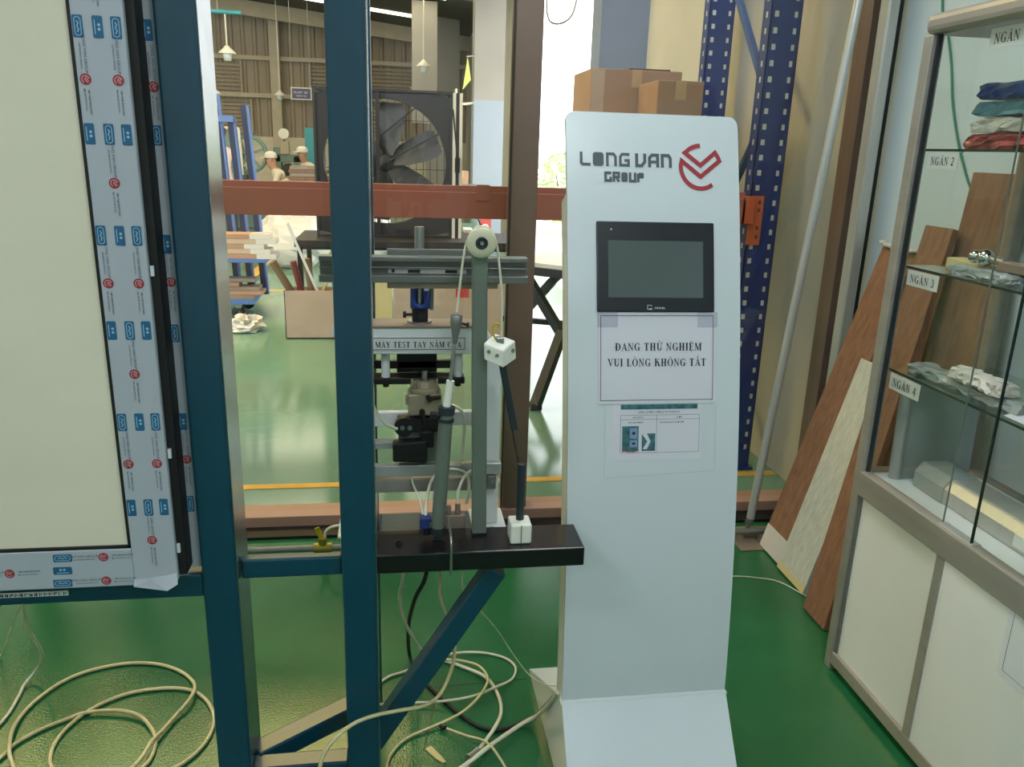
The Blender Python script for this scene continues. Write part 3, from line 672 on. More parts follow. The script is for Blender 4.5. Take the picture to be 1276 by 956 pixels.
# ================================================================ HANDLE TEST MACHINE
mc = thing('handle_test_machine', (.08, 1.98, .558), 'white steel door-handle test machine with a name plate behind the plank', 'machine')
B(-.128, .214, 1.885, 1.975, 1.020, 1.084).build('table', 'white_paint', mc, .003)
B(-.128, .214, 1.883, 1.975, 1.084, 1.089).build('table_plate', 'steel_brown', mc)
pl = B(-.062, .166, 1.8825, 1.885, 1.030, 1.063).build('name_plate', 'paper_label', mc)
fnp = lambda u, v: (u, 1.8818, v)
MB().flat(stroke([(-.059, 1.0325), (.163, 1.0325), (.163, 1.0605), (-.059, 1.0605)], .0014, True)+serif_text('MÁY TEST TAY NẮM CỬA', .052, 1.0445, .0145, .205), fnp).build('lettering', 'ink', pl)
for x0, x1, y0, y1 in ((.207, .255, 1.885, 1.93), (-.14, -.10, 1.885, 1.93), (.207, .255, 1.945, 1.975), (-.14, -.10, 1.945, 1.975)):
    B(x0, x1, y0, y1, .566, 1.020).build('leg', 'white_paint', mc, .003)
MB().hexa([(.214, 1.887, 1.02), (.255, 1.887, 1.02), (.255, 1.93, 1.02), (.214, 1.93, 1.02), (.2135, 1.887, 1.075), (.218, 1.887, 1.075), (.218, 1.93, 1.075), (.2135, 1.93, 1.075)]).build('gusset', 'white_paint', mc)
B(.187, .275, 1.825, 1.978, .558, .566).build('foot_plate', 'white_paint', mc, .002)
B(-.15, -.128, 1.84, 1.978, .558, .566).build('foot_plate', 'white_paint', mc, .002)
MB().cyl((.236, 1.85, .566), (.236, 1.85, .571), .009, n=6).build('bolt', 'steel', mc)
B(-.12, .258, 1.862, 1.885, .712, .742).build('lower_rail', 'alu', mc, .002)
B(-.12, .245, 1.868, 1.885, .668, .704).build('lower_rail', 'alu_warm', mc, .002)
B(.222, .245, 1.858, 1.868, .675, .71).build('rail_bracket', 'alu_dark', mc, .002)
MB().cyl((.234, 1.858, .692), (.234, 1.854, .692), .005, n=6).build('bolt', 'steel', mc)
B(-.10, .207, 1.948, 1.972, .815, .851).build('rear_rail', 'white_paint', mc, .002)
B(-.10, .03, 1.90, 1.93, .772, .79).build('side_rail', 'alu', mc, .002)
for x in (-.027, .150):
    MB().cyl((x, 1.915, .952), (x, 1.915, 1.02), .0105, n=16).build('guide_pillar', 'white_paint', mc)
    MB().cyl((x, 1.915, .931), (x, 1.915, .946), .008, n=6).build('pillar_nut', 'black_metal', mc)
MB().box(-.10, .166, 1.90, 1.955, .940, .956).box(-.06, .165, 1.955, 1.972, .965, .985).box(.0, .1, 1.955, 1.972, .955, 1.015).build('cross_plate', 'black_metal', mc, .002)
ac = MB().box(.026, .108, 1.872, 1.935, .868, .922).lathe((.067, 1.903, .922), (0, 0, 1), [(0, .036), (.012, .036), (.014, .03), (.028, .03), (.030, .02), (.030, .012)], 22).box(.020, .034, 1.876, 1.90, .895, .915).build('rotary_actuator', 'beige_metal', mc, .003)
MB().cyl((.067, 1.903, .95), (.067, 1.903, .975), .008, n=14).build('shaft', 'steel', ac)
for a in range(0, 360, 60): MB().cyl((.067+.03*math.cos(R(a)), 1.903+.028*math.sin(R(a)), .934), (.067+.03*math.cos(R(a)), 1.903+.028*math.sin(R(a)), .954), .0045, n=10).build('flange_bolt', 'beige_metal', ac)
MB().cyl((.075, 1.872, .914), (.078, 1.858, .914), .007, n=14).cyl((.080, 1.864, .914), (.105, 1.864, .918), .005, n=10).build('knob', 'black_metal', ac)
MB().cyl((.060, 1.872, .879), (.060, 1.858, .879), .007, n=14).cyl((.060, 1.864, .876), (.066, 1.862, .852), .006, n=10).build('knob', 'black_metal', ac)
MB().cyl((.0165, 1.862, .842), (.0165, 1.880, .842), .024, n=24).cyl((.05, 1.865, .845), (.05, 1.88, .845), .018, n=20).box(.0, .102, 1.868, 1.90, .826, .862).build('valve_head', 'black_metal', mc, .002)
for x in (.012, .030): MB().cyl((x, 1.856, .842), (x, 1.863, .842), .0055, n=12).build('screw', 'steel', mc)
B(.002, .10, 1.878, 1.91, .744, .835).build('valve_body', 'alu_dark', mc, .003)
MB().hexa([(-.012, 1.845, .758), (.072, 1.845, .754), (.072, 1.878, .754), (-.012, 1.878, .758), (-.012, 1.845, .806), (.072, 1.845, .812), (.072, 1.878, .812), (-.012, 1.878, .806)]).box(.055, .088, 1.852, 1.878, .790, .835).build('solenoid', 'black_rubber', mc, .004)
MB().tube([(-.06, 1.86, .93), (-.055, 1.86, .895), (-.03, 1.86, .855), (.0, 1.862, .838)], .004, 8).build('hose', 'hose_white', mc)
MB().tube([(.115, 1.80, .918), (.14, 1.80, .912), (.158, 1.82, .88), (.158, 1.84, .80), (.150, 1.85, .745)], .004, 8).build('hose', 'hose_white', mc)
MB().tube([(.064, 1.76, .654), (.07, 1.79, .69), (.085, 1.83, .72), (.12, 1.85, .735), (.165, 1.85, .725), (.175, 1.84, .69), (.168, 1.83, .65)], .004, 8).build('hose', 'hose_white', mc)
MB().tube([(.058, 1.765, .655), (.05, 1.80, .68), (.035, 1.86, .70), (.025, 1.90, .74)], .003, 8).build('hose', 'hose_white', mc)
MB().cyl((.123, 1.81, .600), (.123, 1.81, .655), .006, n=12).cyl((.145, 1.81, .600), (.145, 1.81, .66), .007, n=12).box(.105, .165, 1.80, 1.83, .56, .632).build('manifold', 'steel_brown', mc, .002)
MB().tube([(.145, 1.81, .66), (.147, 1.82, .69), (.165, 1.84, .72), (.19, 1.85, .735)], .004, 8).build('hose', 'hose_white', mc)
# clamp column with the horizontal channel
MB().cyl((.056, 1.935, 1.12), (.056, 1.935, 1.318), .0115, n=18).build('spindle', 'steel', mc)
MB().cyl((.056, 1.932, 1.089), (.056, 1.932, 1.094), .03, n=24).build('clamp_base', 'steel', mc)
MB().box(.038, .076, 1.915, 1.955, 1.094, 1.130).cyl((.038, 1.93, 1.108), (.024, 1.93, 1.108), .004, n=8).cyl((.024, 1.93, 1.108), (.016, 1.93, 1.108), .008, n=10).cyl((.058, 1.915, 1.107), (.058, 1.909, 1.107), .009, n=14).build('clamp_body', 'black_rubber', mc, .002)
MB().tube([(.0405, 1.912, 1.175), (.0405, 1.912, 1.145), (.047, 1.912, 1.133), (.057, 1.912, 1.130), (.067, 1.912, 1.133), (.0735, 1.912, 1.145), (.0735, 1.912, 1.17)], .006, 8, sub=3).box(.034, .047, 1.912, 1.95, 1.125, 1.172).box(.068, .080, 1.912, 1.95, 1.125, 1.168).build('clamp_jaw', 'clamp_blue', mc, .002)
MB().box(.080, .090, 1.92, 1.95, 1.12, 1.185).build('clamp_fin', 'alu_dark', mc, .002)
ch = MB()
ch.box(-.174, .310, 1.875, 1.915, 1.243, 1.254).box(-.174, .310, 1.895, 1.915, 1.205, 1.243).box(-.174, .310, 1.868, 1.895, 1.195, 1.212).box(-.174, .310, 1.882, 1.895, 1.226, 1.230)
ch.build('aluminium_channel', 'alu_dark', mc, .0015)
B(-.02, .215, 1.9145, 1.9225, 1.252, 1.268).build('channel_cap', 'alu_dark', mc, .0015)
B(-.02, .24, 1.88, 1.91, 1.180, 1.195).build('channel_foot', 'steel_brown', mc, .0015)
B(-.018, .165, 1.889, 1.895, 1.213, 1.226).build('slot_insert', 'alu', mc, .001)
for x in (.028, .115): B(x, x+.028, 1.887, 1.8895, 1.216, 1.223).build('slot', 'black_rubber', mc)
MB().cyl((-.006, 1.889, 1.2205), (-.006, 1.886, 1.2205), .004, n=10).build('screw', 'black_metal', mc)

RIG[0] = False
# ================================================================ FLOOR PIPE AND HOSES
pp = thing('floor_pipe', (-.6, 2.78, 0), 'thin dark compressed-air pipe with a yellow valve lever along the window', 'pipe')
MB().cyl((-3.0, 2.80, .035), (1.62, 2.80, .035), .013, n=14).build('pipe', 'alu_dark', pp)
for x in (-2.4, -1.2, .0, 1.2): B(x-.012, x+.012, 2.78, 2.82, 0, .05).build('pipe_bracket', 'steel', pp, .002)
MB().cyl((-.315, 2.80, .035), (-.25, 2.80, .035), .021, n=8).cyl((-.283, 2.80, .035), (-.283, 2.80, .075), .016, n=12).build('valve_body', 'brass', pp)
MB().bar((-.283, 2.795, .07), (-.302, 2.79, .125), .018, .006, (0, 1, 0)).build('valve_lever', 'handle_yellow', pp, .002)
MB().tube([(-.275, 2.80, .075), (-.268, 2.80, .105), (-.24, 2.80, .122), (-.18, 2.80, .125), (-.1, 2.80, .10), (-.02, 2.76, .04)], .006, 8).build('air_hose', 'hose_white', pp)
for i, (x0, x1) in enumerate(((1.34, 1.44), (1.445, 1.555), (1.56, 1.70))):
    q = B(x0, x1, 2.70, 2.90, 0, .006).build('floor_plate', 'steel_brown', None, .001)
    tag(q, ['grey steel floor plate under the foot of the leaning rod', 'grey steel floor plate right of the rod foot', 'grey steel floor plate nearest the right wall'][i], 'plate', 'steel plates by the window track')

coil = [(-1.12,1.70,.006),(-1.03,1.76,.006),(-0.988,1.813,0.006),(-0.977,1.855,0.006),(-0.938,1.904,0.006),(-0.89,1.939,0.006),(-0.845,1.959,0.010),(-0.793,1.962,0.012),(-0.738,1.952,0.014),(-0.688,1.927,0.012),(-0.649,1.882,0.008),(-0.629,1.841,0.006),(-0.621,1.788,0.006),(-0.631,1.745,0.006),(-.67,1.69,.006),(-.76,1.66,.006),(-.88,1.69,.008),
 (-0.945,1.78,0.014),(-0.971,1.826,0.02),(-0.997,1.903,0.014),(-1.003,1.968,0.008),(-0.992,2.03,0.006),(-0.959,2.099,0.006),(-0.909,2.146,0.006),(-0.838,2.173,0.006),(-0.77,2.179,0.006),(-0.696,2.162,0.006),(-0.634,2.124,0.006),(-0.591,2.076,0.008),(-0.572,2.024,0.018),(-0.576,1.975,0.018),(-0.597,1.926,0.012),(-0.615,1.872,0.012),(-0.632,1.819,0.018),(-0.64,1.762,0.018),(-.67,1.71,.016),(-.74,1.68,.016),(-.81,1.70,.012),
 (-0.846,1.759,0.008),(-0.865,1.793,0.006),(-0.876,1.845,0.006),(-0.87,1.902,0.006),(-0.844,1.961,0.006),(-0.806,2.004,0.006),(-0.751,2.038,0.006),(-0.688,2.05,0.006),(-0.627,2.048,0.006),(-0.577,2.03,0.006),(-0.539,1.994,0.006),(-0.509,1.944,0.006),(-0.494,1.892,0.006),(-0.495,1.836,0.006),(-0.512,1.785,0.006),(-0.538,1.748,0.006),(-0.567,1.726,0.006),(-.65,1.66,.02),(-.8,1.60,.006),(-1.0,1.56,.006)]
def hose(name, pts, r, m, label, cat='hose', group=None):
    o = MB().tube(pts, r, 8, sub=5).build(name, m, None); return tag(o, label, cat, group)
hose('coiled_hose', coil, .0052, 'hose', 'clear yellowish air hose lying in big loops on the green floor')
hose('hanging_hose', [(-0.833,1.566,0.636),(-0.83,1.665,0.564),(-0.843,1.729,0.504),(-0.87,1.794,0.417),(-0.915,1.89,0.318),(-0.965,2.04,0.165),(-0.995,2.10,0.085),(-1.03,2.13,0.03),(-1.05,2.10,0.008),(-1.045,2.048,0.006),(-1.045,1.943,0.006),(-1.1,1.8,.006)], .0045, 'hose_white', 'pale hose hanging from the rail at the lower left')
hose('hanging_wire', [(-0.842,1.566,0.636),(-0.835,1.71,0.513),(-0.884,1.774,0.419),(-0.948,1.86,0.316),(-1.067,2.037,0.142),(-1.182,2.261,0.006)], .002, 'hose_white', 'thin pale wire hanging left of the pale hose')
G_ = 'hoses on the floor beside the kiosk'
hose('air_hose', [(0.018,1.683,0.609),(0.01,1.71,0.517),(0.002,1.794,0.421),(0.008,1.88,0.31),(0.032,1.988,0.18),(0.070,2.09,0.05),(0.125,2.104,0.010),(0.194,2.058,0.008),(0.25,1.997,0.014),(0.276,1.923,0.008),(0.274,1.845,0.012),(0.247,1.774,0.022),(0.21,1.719,0.02),(0.174,1.667,0.02),(.12,1.60,.006),(.0,1.52,.006)], .0052, 'hose_white', 'thicker pale hose curving down behind the diagonal brace to the floor', group=G_)
hose('air_hose', [(0.096,1.647,0.645),(0.096,1.674,0.533),(0.096,1.674,0.481),(0.119,1.683,0.403),(0.131,1.683,0.344),(0.124,1.656,0.304),(0.095,1.597,0.28),(0.056,1.521,0.307),(-0.003,1.485,0.326),(-0.058,1.458,0.338),(-0.101,1.44,0.334),(-0.139,1.422,0.312),(-0.16,1.413,0.282),(-0.167,1.404,0.24),(-.165,1.38,.12),(-.15,1.36,.02),(-.10,1.33,.006),(0,1.30,.006)], .0042, 'hose', 'pale hose looping up in front of the middle blue post', group=G_)
hose('air_hose', [(-0.10,1.95,.006),(-0.066,2.002,0.006),(-0.033,2.041,0.006),(0.013,2.061,0.006),(0.069,2.084,0.012),(0.117,2.103,0.020),(0.183,2.126,0.014),(0.256,2.127,0.008),(0.318,2.097,0.006),(0.344,2.048,0.006),(0.324,1.993,0.006),(0.267,1.945,0.018),(0.204,1.917,0.016),(0.129,1.902,0.018),(0.055,1.909,0.012),(-0.003,1.92,0.008),(-0.061,1.921,0.006),(-.12,1.94,.008)], .0038, 'hose_white', 'widest pale hose loop on the floor between brace and kiosk', group=G_)
hose('air_hose', [(.10,2.085,.03),(0.12,2.081,0.026),(0.179,2.075,0.022),(0.232,2.044,0.022),(0.252,1.98,0.024),(0.226,1.912,0.026),(0.177,1.861,0.016),(0.124,1.829,0.012),(0.066,1.804,0.008),(0.017,1.779,0.006),(-0.017,1.739,0.006),(-0.034,1.684,0.006),(-.02,1.60,.006),(.02,1.5,.006)], .0038, 'hose', 'narrower pale hose loop crossing the black cable on the floor', group=G_)
hose('air_hose', [(.383,1.640,.225),(.378,1.70,.15),(0.365,1.78,0.05),(0.33,1.79,0.020),(0.29,1.765,0.016),(0.226,1.700,0.030),(0.181,1.660,0.030),(0.127,1.640,0.010),(0.074,1.630,0.01),(-.02,1.60,.018)], .0058, 'hose_white', 'thick white hose running from the kiosk side down to the floor', group=G_)
hose('power_cable', [(0.068,1.692,0.627),(0.064,1.728,0.511),(0.04,1.822,0.394),(0.025,1.947,0.237),(0.027,2.10,0.05),(0.041,2.07,0.012),(0.074,2.0,0.006),(0.115,1.928,0.006),(0.162,1.856,0.006),(0.208,1.804,0.006),(0.255,1.784,0.006),(0.308,1.799,0.006),(0.36,1.80,0.03),(.377,1.74,.11),(0.383,1.650,0.215)], .0055, 'black_rubber', 'black cable sweeping across the floor into the kiosk side', 'cable')
hose('thin_hose', [(0.122,1.798,0.012),(0.168,1.758,0.02),(0.219,1.709,0.034),(0.253,1.65,0.02),(.28,1.56,.006)], .0032, 'hose', 'short thin hose with a black end fitting on the floor')
MB().cyl((.118, 1.801, .012), (.106, 1.812, .010), .006, n=10).build('end_fitting', 'black_metal', bpy.data.objects['thin_hose'])
hose('signal_wire', [(0.143,1.62,0.6),(0.143,1.62,0.532),(0.149,1.62,0.504),(0.181,1.62,0.481),(0.246,1.748,0.334),(0.296,1.814,0.22),(0.345,1.82,0.145),(0.368,1.72,0.19),(0.383,1.645,0.24)], .0013, 'hose_white', 'very thin grey wire sagging from the brace to the kiosk', 'wire')
tg = MB().prism([(.062,1.738),(.078,1.748),(.100,1.712),(.113,1.688),(.106,1.684),(.088,1.700)], .001, .004, 'z').build('wooden_tag', 'wood_edge', None)
tag(tg, 'small cream flat tag lying on the floor among the hoses', 'tag')
MB().cyl((.196, 1.692, .028), (.176, 1.672, .028), .009, n=10).cyl((.176, 1.672, .028), (.168, 1.664, .028), .011, n=6).build('hose_joint', 'steel', None)
tag(bpy.data.objects['hose_joint'], 'small metal hose coupling at the bottom among the pale hoses', 'coupling')
hose('trailing_wire', [(1.08,2.50,.003),(1.16,2.515,.003),(1.236,2.512,.004),(1.304,2.498,.004),(1.383,2.460,.004),(1.44,2.35,.004),(1.5,2.30,.004)], .0022, 'hose_white', 'thin white wire on the floor in front of the leaning planks', 'wire')

# ================================================================ RIGHT SIDE: ROD, PROFILES, PLANKS
rod = thing('leaning_rod', (1.425, 2.84, 0), 'long thin aluminium rod leaning beside the window on a steel foot', 'rod')
MB().cyl((1.432, 2.84, .075), (1.655, 2.92, 2.25), .0165, n=18).build('shaft', 'alu', rod)
MB().cyl((1.425, 2.84, .03), (1.433, 2.84, .095), .010, n=10).cyl((1.428, 2.84, .055), (1.430, 2.84, .068), .017, n=6).build('threaded_end', 'alu_dark', rod)
B(1.392, 1.458, 2.805, 2.875, .006, .022).build('foot', 'steel_brown', rod, .002)
pr_ = thing('aluminium_profile', (1.82, 2.98, 0), 'tall pale aluminium profile standing against the brown window post', 'profile')
B(1.760, 1.806, 2.925, 2.985, .0, 2.5).build('profile', 'alu', pr_, .008)
B(1.807, 1.83, 2.945, 2.98, .0, 2.5).build('gap_shade', 'black_rubber', pr_)  # black slab added for the shade in the gap beside the profile
def lean_plank(name, yb0, yb1, xb, xt, zt, dy, th, m, label, zt1=None, edge=None):
    # board leaning against the right wall: bottom edge on the floor along Y, top edge touching the wall
    t = thing(name, (xb, (yb0+yb1)/2, 0), label, 'plank', 'planks leaning on the right wall')
    zt1 = zt if zt1 is None else zt1
    d = Vector((xt-xb, 0, zt)).normalized(); nrm = Vector((d.z, 0, -d.x))*th
    a = Vector((xb, yb0, 0)); b = Vector((xb, yb1, 0)); c = Vector((xt, yb1+dy, zt)); e = Vector((xt, yb0+dy, zt1))
    lift = Vector((0, 0, th*d.x))
    v = [a+lift, a+nrm+lift, b+nrm+lift, b+lift, e, e+nrm, c+nrm, c]
    MB().hexa(v).build('board', m, t, .002)
    if edge:
        f = edge
        def pt(k, y_): return a.lerp(e, k) if y_ else b.lerp(c, k)
        q = MB().hexa([a+lift-nrm*.06, b+lift-nrm*.06, b+lift, a+lift, pt(f, 1)+lift-nrm*.06, pt(f, 0)+lift-nrm*.06, pt(f, 0)+lift, pt(f, 1)+lift]).build('end_band', 'wrap' if m != 'wood_grey' else 'wood_edge', t)
    return t
XT = WX-.03
pA = lean_plank('wood_plank', 2.54, 2.742, 1.437, XT, 1.19, .10, .024, 'wood_red', 'long red-brown plank with a white wrapped foot, furthest left of those leaning', edge=.075)
lean_plank('wood_plank', 2.365, 2.565, 1.425, 1.70, .80, .10, .022, 'wood_grey', 'pale grey wood-grain plank between two brown planks', edge=.03)
lean_plank('wood_plank', 2.145, 2.285, 1.385, 1.755, 1.30, .22, .024, 'wood_red', 'red-brown plank whose foot touches the floor nearest the cabinet')
lean_plank('wood_plank', 2.375, 2.53, 1.56, XT, 1.20, .16, .022, 'wood_brown', 'brown plank with ragged film top seen through the cabinet beside the lower label')
lean_plank('wood_plank', 2.29, 2.37, 1.57, XT, 1.215, .16, .022, 'wood_red', 'narrow brown plank second behind the cabinet glass')
lean_plank('wood_plank', 2.05, 2.28, 1.60, XT, 1.475, .14, .022, 'wood_brown', 'tallest brown plank rising above the middle shelf behind the cabinet glass')
lean_plank('wood_plank', 2.42, 2.48, 1.52, XT-.03, 1.02, .14, .022, 'wood_dark', 'narrow dark brown strip behind the cabinet glass')
lean_plank('wood_plank', 2.12, 2.17, 1.545, XT-.03, 1.10, .18, .02, 'wood_dark', 'dark brown strip in front of the tallest plank behind the glass')
wt = MB()
for i in range(9):
    y = 2.46+i*.026; z = 1.195+random.uniform(-.008, .014); wt.sphere((XT-.012, y+.16, z), .016, 6, 4, sc_=(1, 1.2, .6))
wt.build('ragged_film', 'wrap', pA)
gc = MB().tube([(1.855,2.80,2.4),(1.855,2.763,2.034),(1.855,2.719,1.952),(1.855,2.658,1.82),(1.855,2.614,1.69),(1.855,2.549,1.561),(1.855,2.482,1.46),(1.85,2.423,1.386),(1.84,2.35,1.2)], .004, 8).build('green_cord', 'cord_green', None)
tag(gc, 'green cord running down the pale wall behind the cabinet', 'cord')

# ================================================================ DISPLAY CABINET
CX0, CX1, CY0, CY1 = 1.30, 1.655, .80, 1.985
cab = thing('display_cabinet', (1.48, 1.39, 0), 'aluminium framed display cabinet with glass upper shelves and white lower doors', 'cabinet')
PW = .034
for (x0, x1, y0, y1) in ((CX0, CX0+PW, CY1-PW, CY1), (CX1-PW, CX1, CY1-PW, CY1), (CX0, CX0+PW, CY0, CY0+PW), (CX1-PW, CX1, CY0, CY0+PW)):
    B(x0, x1, y0, y1, 0, 1.80).build('corner_post', 'alu_warm', cab, .004)
def rails(z0, z1, nm, m='alu_warm', ex=0.0, bev=.003):
    B(CX0-ex, CX0+.03, CY0+PW, CY1-PW, z0, z1).build(nm, m, cab, bev)
    B(CX1-.03, CX1, CY0+PW, CY1-PW, z0, z1).build(nm, m, cab, bev)
    B(CX0+PW, CX1-PW, CY1-.03, CY1, z0, z1).build(nm, m, cab, bev)
    B(CX0+PW, CX1-PW, CY0, CY0+.03, z0, z1).build(nm, m, cab, bev)
rails(.025, .065, 'bottom_rail'); rails(.585, .655, 'middle_rail', ex=.004)
B(CX0-.004, CX1, CY0, CY1, 1.80, 1.85).build('top_frame', 'alu_warm', cab, .018, 3)
B(CX0-.002, CX0+.006, CY0+PW, CY1-PW, .640, .646).build('sliding_track', 'alu_dark', cab)
B(CX0+.03, CX1-.03, CY0+.03, CY1-.03, .63, .648).build('cabinet_floor', 'shelf_white', cab)
B(CX0+.03, CX1-.03, CY0+.03, CY1-.03, .035, .05).build('lower_floor', 'shelf_white', cab)
B(CX0, CX0+.03, 1.572, 1.60, .065, .585).build('divider', 'alu_warm', cab, .002)
B(CX0+.012, CX0+.02, 1.60, CY1-PW, .065, .585).build('lower_door', 'board_white', cab)
B(CX0+.004, CX0+.012, CY0+PW, 1.572, .065, .585).build('lower_door', 'board_white', cab)
B(CX0+.006, CX0+.03, CY1-PW-.012, CY1-PW, .065, .585).build('door_seal', 'alu_dark', cab)
B(CX0+PW, CX1-PW, CY1-.02, CY1-.012, .065, .585).build('side_panel', 'board_white', cab)
B(CX1-.02, CX1-.012, CY0+PW, CY1-PW, .065, .585).build('back_panel', 'board_white', cab)
B(CX0+.013, CX0+.024, CY1-PW-.006, CY1-PW, .655, 1.80).build('glass_seal', 'plastic_dark', cab)
g1 = B(CX0+.016, CX0+.021, 1.622, CY1-PW-.004, .648, 1.80).build('sliding_glass', 'glass_cabinet', cab)
B(CX0+.0165, CX0+.0205, 1.6205, 1.622, .648, 1.80).build('glass_edge', 'alu_green', g1)
g2 = B(CX0+.008, CX0+.013, CY0+PW, 1.508, .648, 1.80).build('sliding_glass', 'glass_cabinet', cab)
B(CX0+.0075, CX0+.0135, 1.508, 1.5115, .648, 1.80).build('glass_edge', 'glass_edge', g2)
B(CX0+PW, CX1-PW, CY1-.018, CY1-.013, .655, 1.80).build('end_glass', 'glass_cabinet', cab)
B(CX1-.018, CX1-.013, CY0+PW, CY1-PW, .655, 1.80).build('back_glass', 'glass_cabinet', cab)
B(CX0+.004, CX0+.03, 1.50, 1.622, .648, .658).build('glass_guide', 'alu', cab, .002)
for z in (1.527, 1.232, .952):
    s_ = B(CX0+.034, CX1-.02, CY0+.03, CY1-.022, z, z+.006).build('shelf', 'glass_shelf', cab)
    B(CX0+.0325, CX0+.034, CY0+.03, CY1-.022, z, z+.006).build('shelf_edge', 'glass_edge', s_)
for (num, y0, y1, z0, z1) in (('2', 1.820, 1.934, 1.486, 1.524), ('3', 1.812, 1.938, 1.190, 1.230), ('4', 1.808, 1.938, .906, .950), ('1', 1.655, 1.785, 1.750, 1.792)):
    xx = CX0+.0305
    o = B(xx, xx+.001, y0, y1, z0, z1).build('shelf_label', 'paper_label', None)
    tag(o, {'1': 'white printed label under the top frame of the display cabinet', '2': 'white printed label below the highest glass shelf', '3': 'white printed label below the middle glass shelf', '4': 'white printed label below the lowest glass shelf'}[num], 'label', 'shelf number labels in the cabinet')
    cyy = (y0+y1)/2; hgt = (z1-z0)*.52
    MB().flat(serif_text('NGĂN '+num, 0, (z0+z1)/2-.001, hgt, (y1-y0)*.78), lambda u, v, c=cyy, x_=xx: (x_-.0006, c-u, v)).build('lettering', 'ink', o)
lbp = MB().prism(rrect(1.14, .425, 1.355, .60, .012), CX0+.0025, CX0+.0035, 'x').build('paper_notice', 'paper_label', None)
tag(lbp, 'white bordered paper with rounded corners stuck on the right lower cabinet door', 'notice')
MB().flat(stroke([(1.155, .441), (1.340, .441), (1.340, .585), (1.155, .585)], .001, True), lambda u, v: (CX0+.002, u, v)).build('border', 'ink', lbp)

def pack(x0, x1, y0, y1, z0, z1, m, name, label, cat, group=None):
    o = MB(); nx, ny = 6, 18; v = []
    rnd = random.Random(sum(map(ord, label)))
    lv = (0, .12, .35, .6, .85, 1)
    for k, t_ in enumerate(lv):
        ins = (.012, .003, 0, .002, .004, .014)[k]; z = z0+(z1-z0)*t_
        ringp = []
        for i in range(nx): ringp.append((x0+ins+(x1-x0-2*ins)*i/nx, y0+ins))
        for i in range(ny): ringp.append((x1-ins, y0+ins+(y1-y0-2*ins)*i/ny))
        for i in range(nx): ringp.append((x1-ins-(x1-x0-2*ins)*i/nx, y1-ins))
        for i in range(ny): ringp.append((x0+ins, y1-ins-(y1-y0-2*ins)*i/ny))
        for (x, y) in ringp: v.append((x+rnd.uniform(-.006, .006), y+rnd.uniform(-.006, .006), z+(0 if k == 0 else rnd.uniform(-.006, 0))))
    N = 2*(nx+ny)
    f = [(k*N+i, k*N+(i+1) % N, (k+1)*N+(i+1) % N, (k+1)*N+i) for k in range(5) for i in range(N)]+[tuple(range(N))[::-1]]
    cn = len(v); v += [((x0+x1)/2, y0+(y1-y0)*(i+.5)/ny, z1-rnd.uniform(0, .005)) for i in range(ny)]
    top = lambda i: 5*N+i % N
    for i in range(ny):
        f += [(top(nx+i), top(nx+i+1), cn+i), (top(2*nx+ny+(ny-1-i)), top(2*nx+ny+(ny-i)), cn+i)]
        if i < ny-1: f += [(top(nx+i+1), cn+i+1, cn+i), (top(2*nx+ny+(ny-1-i)), cn+i, cn+i+1)]
    f += [(cn,)+tuple(top(i) for i in range(nx, -1, -1)), (cn+ny-1,)+tuple(top(nx+ny+i) for i in range(nx, -1, -1))]
    o.add(v, f)
    q = o.build(name, m, None); tag(q, label, cat, group)
    return q
PG = 'wrapped packages stacked on the highest shelf'
pack(1.42, 1.60, 1.45, 1.93, 1.533, 1.574, 'pack_red', 'wrapped_package', 'red and white plastic-wrapped package at the bottom of the stack', 'package', PG)
pack(1.425, 1.60, 1.46, 1.925, 1.575, 1.612, 'pack_clear', 'wrapped_package', 'clear plastic-wrapped package under the teal one', 'package', PG)
pack(1.425, 1.60, 1.46, 1.93, 1.613, 1.650, 'pack_teal', 'wrapped_package', 'teal plastic-wrapped package under the blue one', 'package', PG)
pack(1.425, 1.60, 1.46, 1.92, 1.651, 1.692, 'pack_blue', 'wrapped_package', 'bright blue plastic-wrapped package on top of the stack', 'package', PG)
lk = thing('door_lock', (1.45, 1.78, 1.238), 'silver door lock with round knobs on a pale block on the middle shelf', 'lock')
B(1.42, 1.47, 1.60, 1.92, 1.238, 1.266).build('block', 'wood_edge', lk, .004)
MB().sphere((1.40, 1.79, 1.283), .016, 14, 9).sphere((1.40, 1.755, 1.284), .021, 14, 9).build('knob', 'chrome', lk)
MB().cyl((1.40, 1.775, 1.283), (1.41, 1.70, 1.281), .010, n=14).build('spindle', 'steel', lk)
B(1.39, 1.42, 1.50, 1.70, 1.262, 1.285).build('latch', 'steel_brown', lk, .003)
sp = pack(1.37, 1.41, 1.62, 1.84, 1.238, 1.262, 'wrap_grey', 'wrapped_part', 'grey plastic-wrapped part in front of the door lock', 'package')
pack(1.37, 1.44, 1.52, 1.93, .958, .985, 'wrap_grey', 'wrapped_profile', 'long plastic-wrapped aluminium bar lying on the lowest glass shelf', 'package')
pack(1.36, 1.42, 1.58, 1.76, .985, 1.020, 'wrap', 'crumpled_wrap', 'crumpled clear plastic bag of parts on the wrapped bar', 'package')
pack(1.46, 1.60, 1.20, 1.50, .958, .995, 'wrap_grey', 'wrapped_part', 'plastic-wrapped metal part at the right end of the lowest glass shelf', 'package')
wp = MB().hexa([(1.345, 1.43, .960), (1.345, 1.535, .960), (1.40, 1.545, .965), (1.40, 1.43, .965), (1.345, 1.43, .961), (1.345, 1.535, .961), (1.40, 1.545, .968), (1.40, 1.43, .968)]).build('paper_slip', 'paper', None)
tag(wp, 'small white printed paper slip on the lowest glass shelf', 'paper')
sp_ = thing('wrapped_sheet', (1.46, 1.93, .648), 'grey film-wrapped sample sheet standing at the cabinet far end', 'sheet')
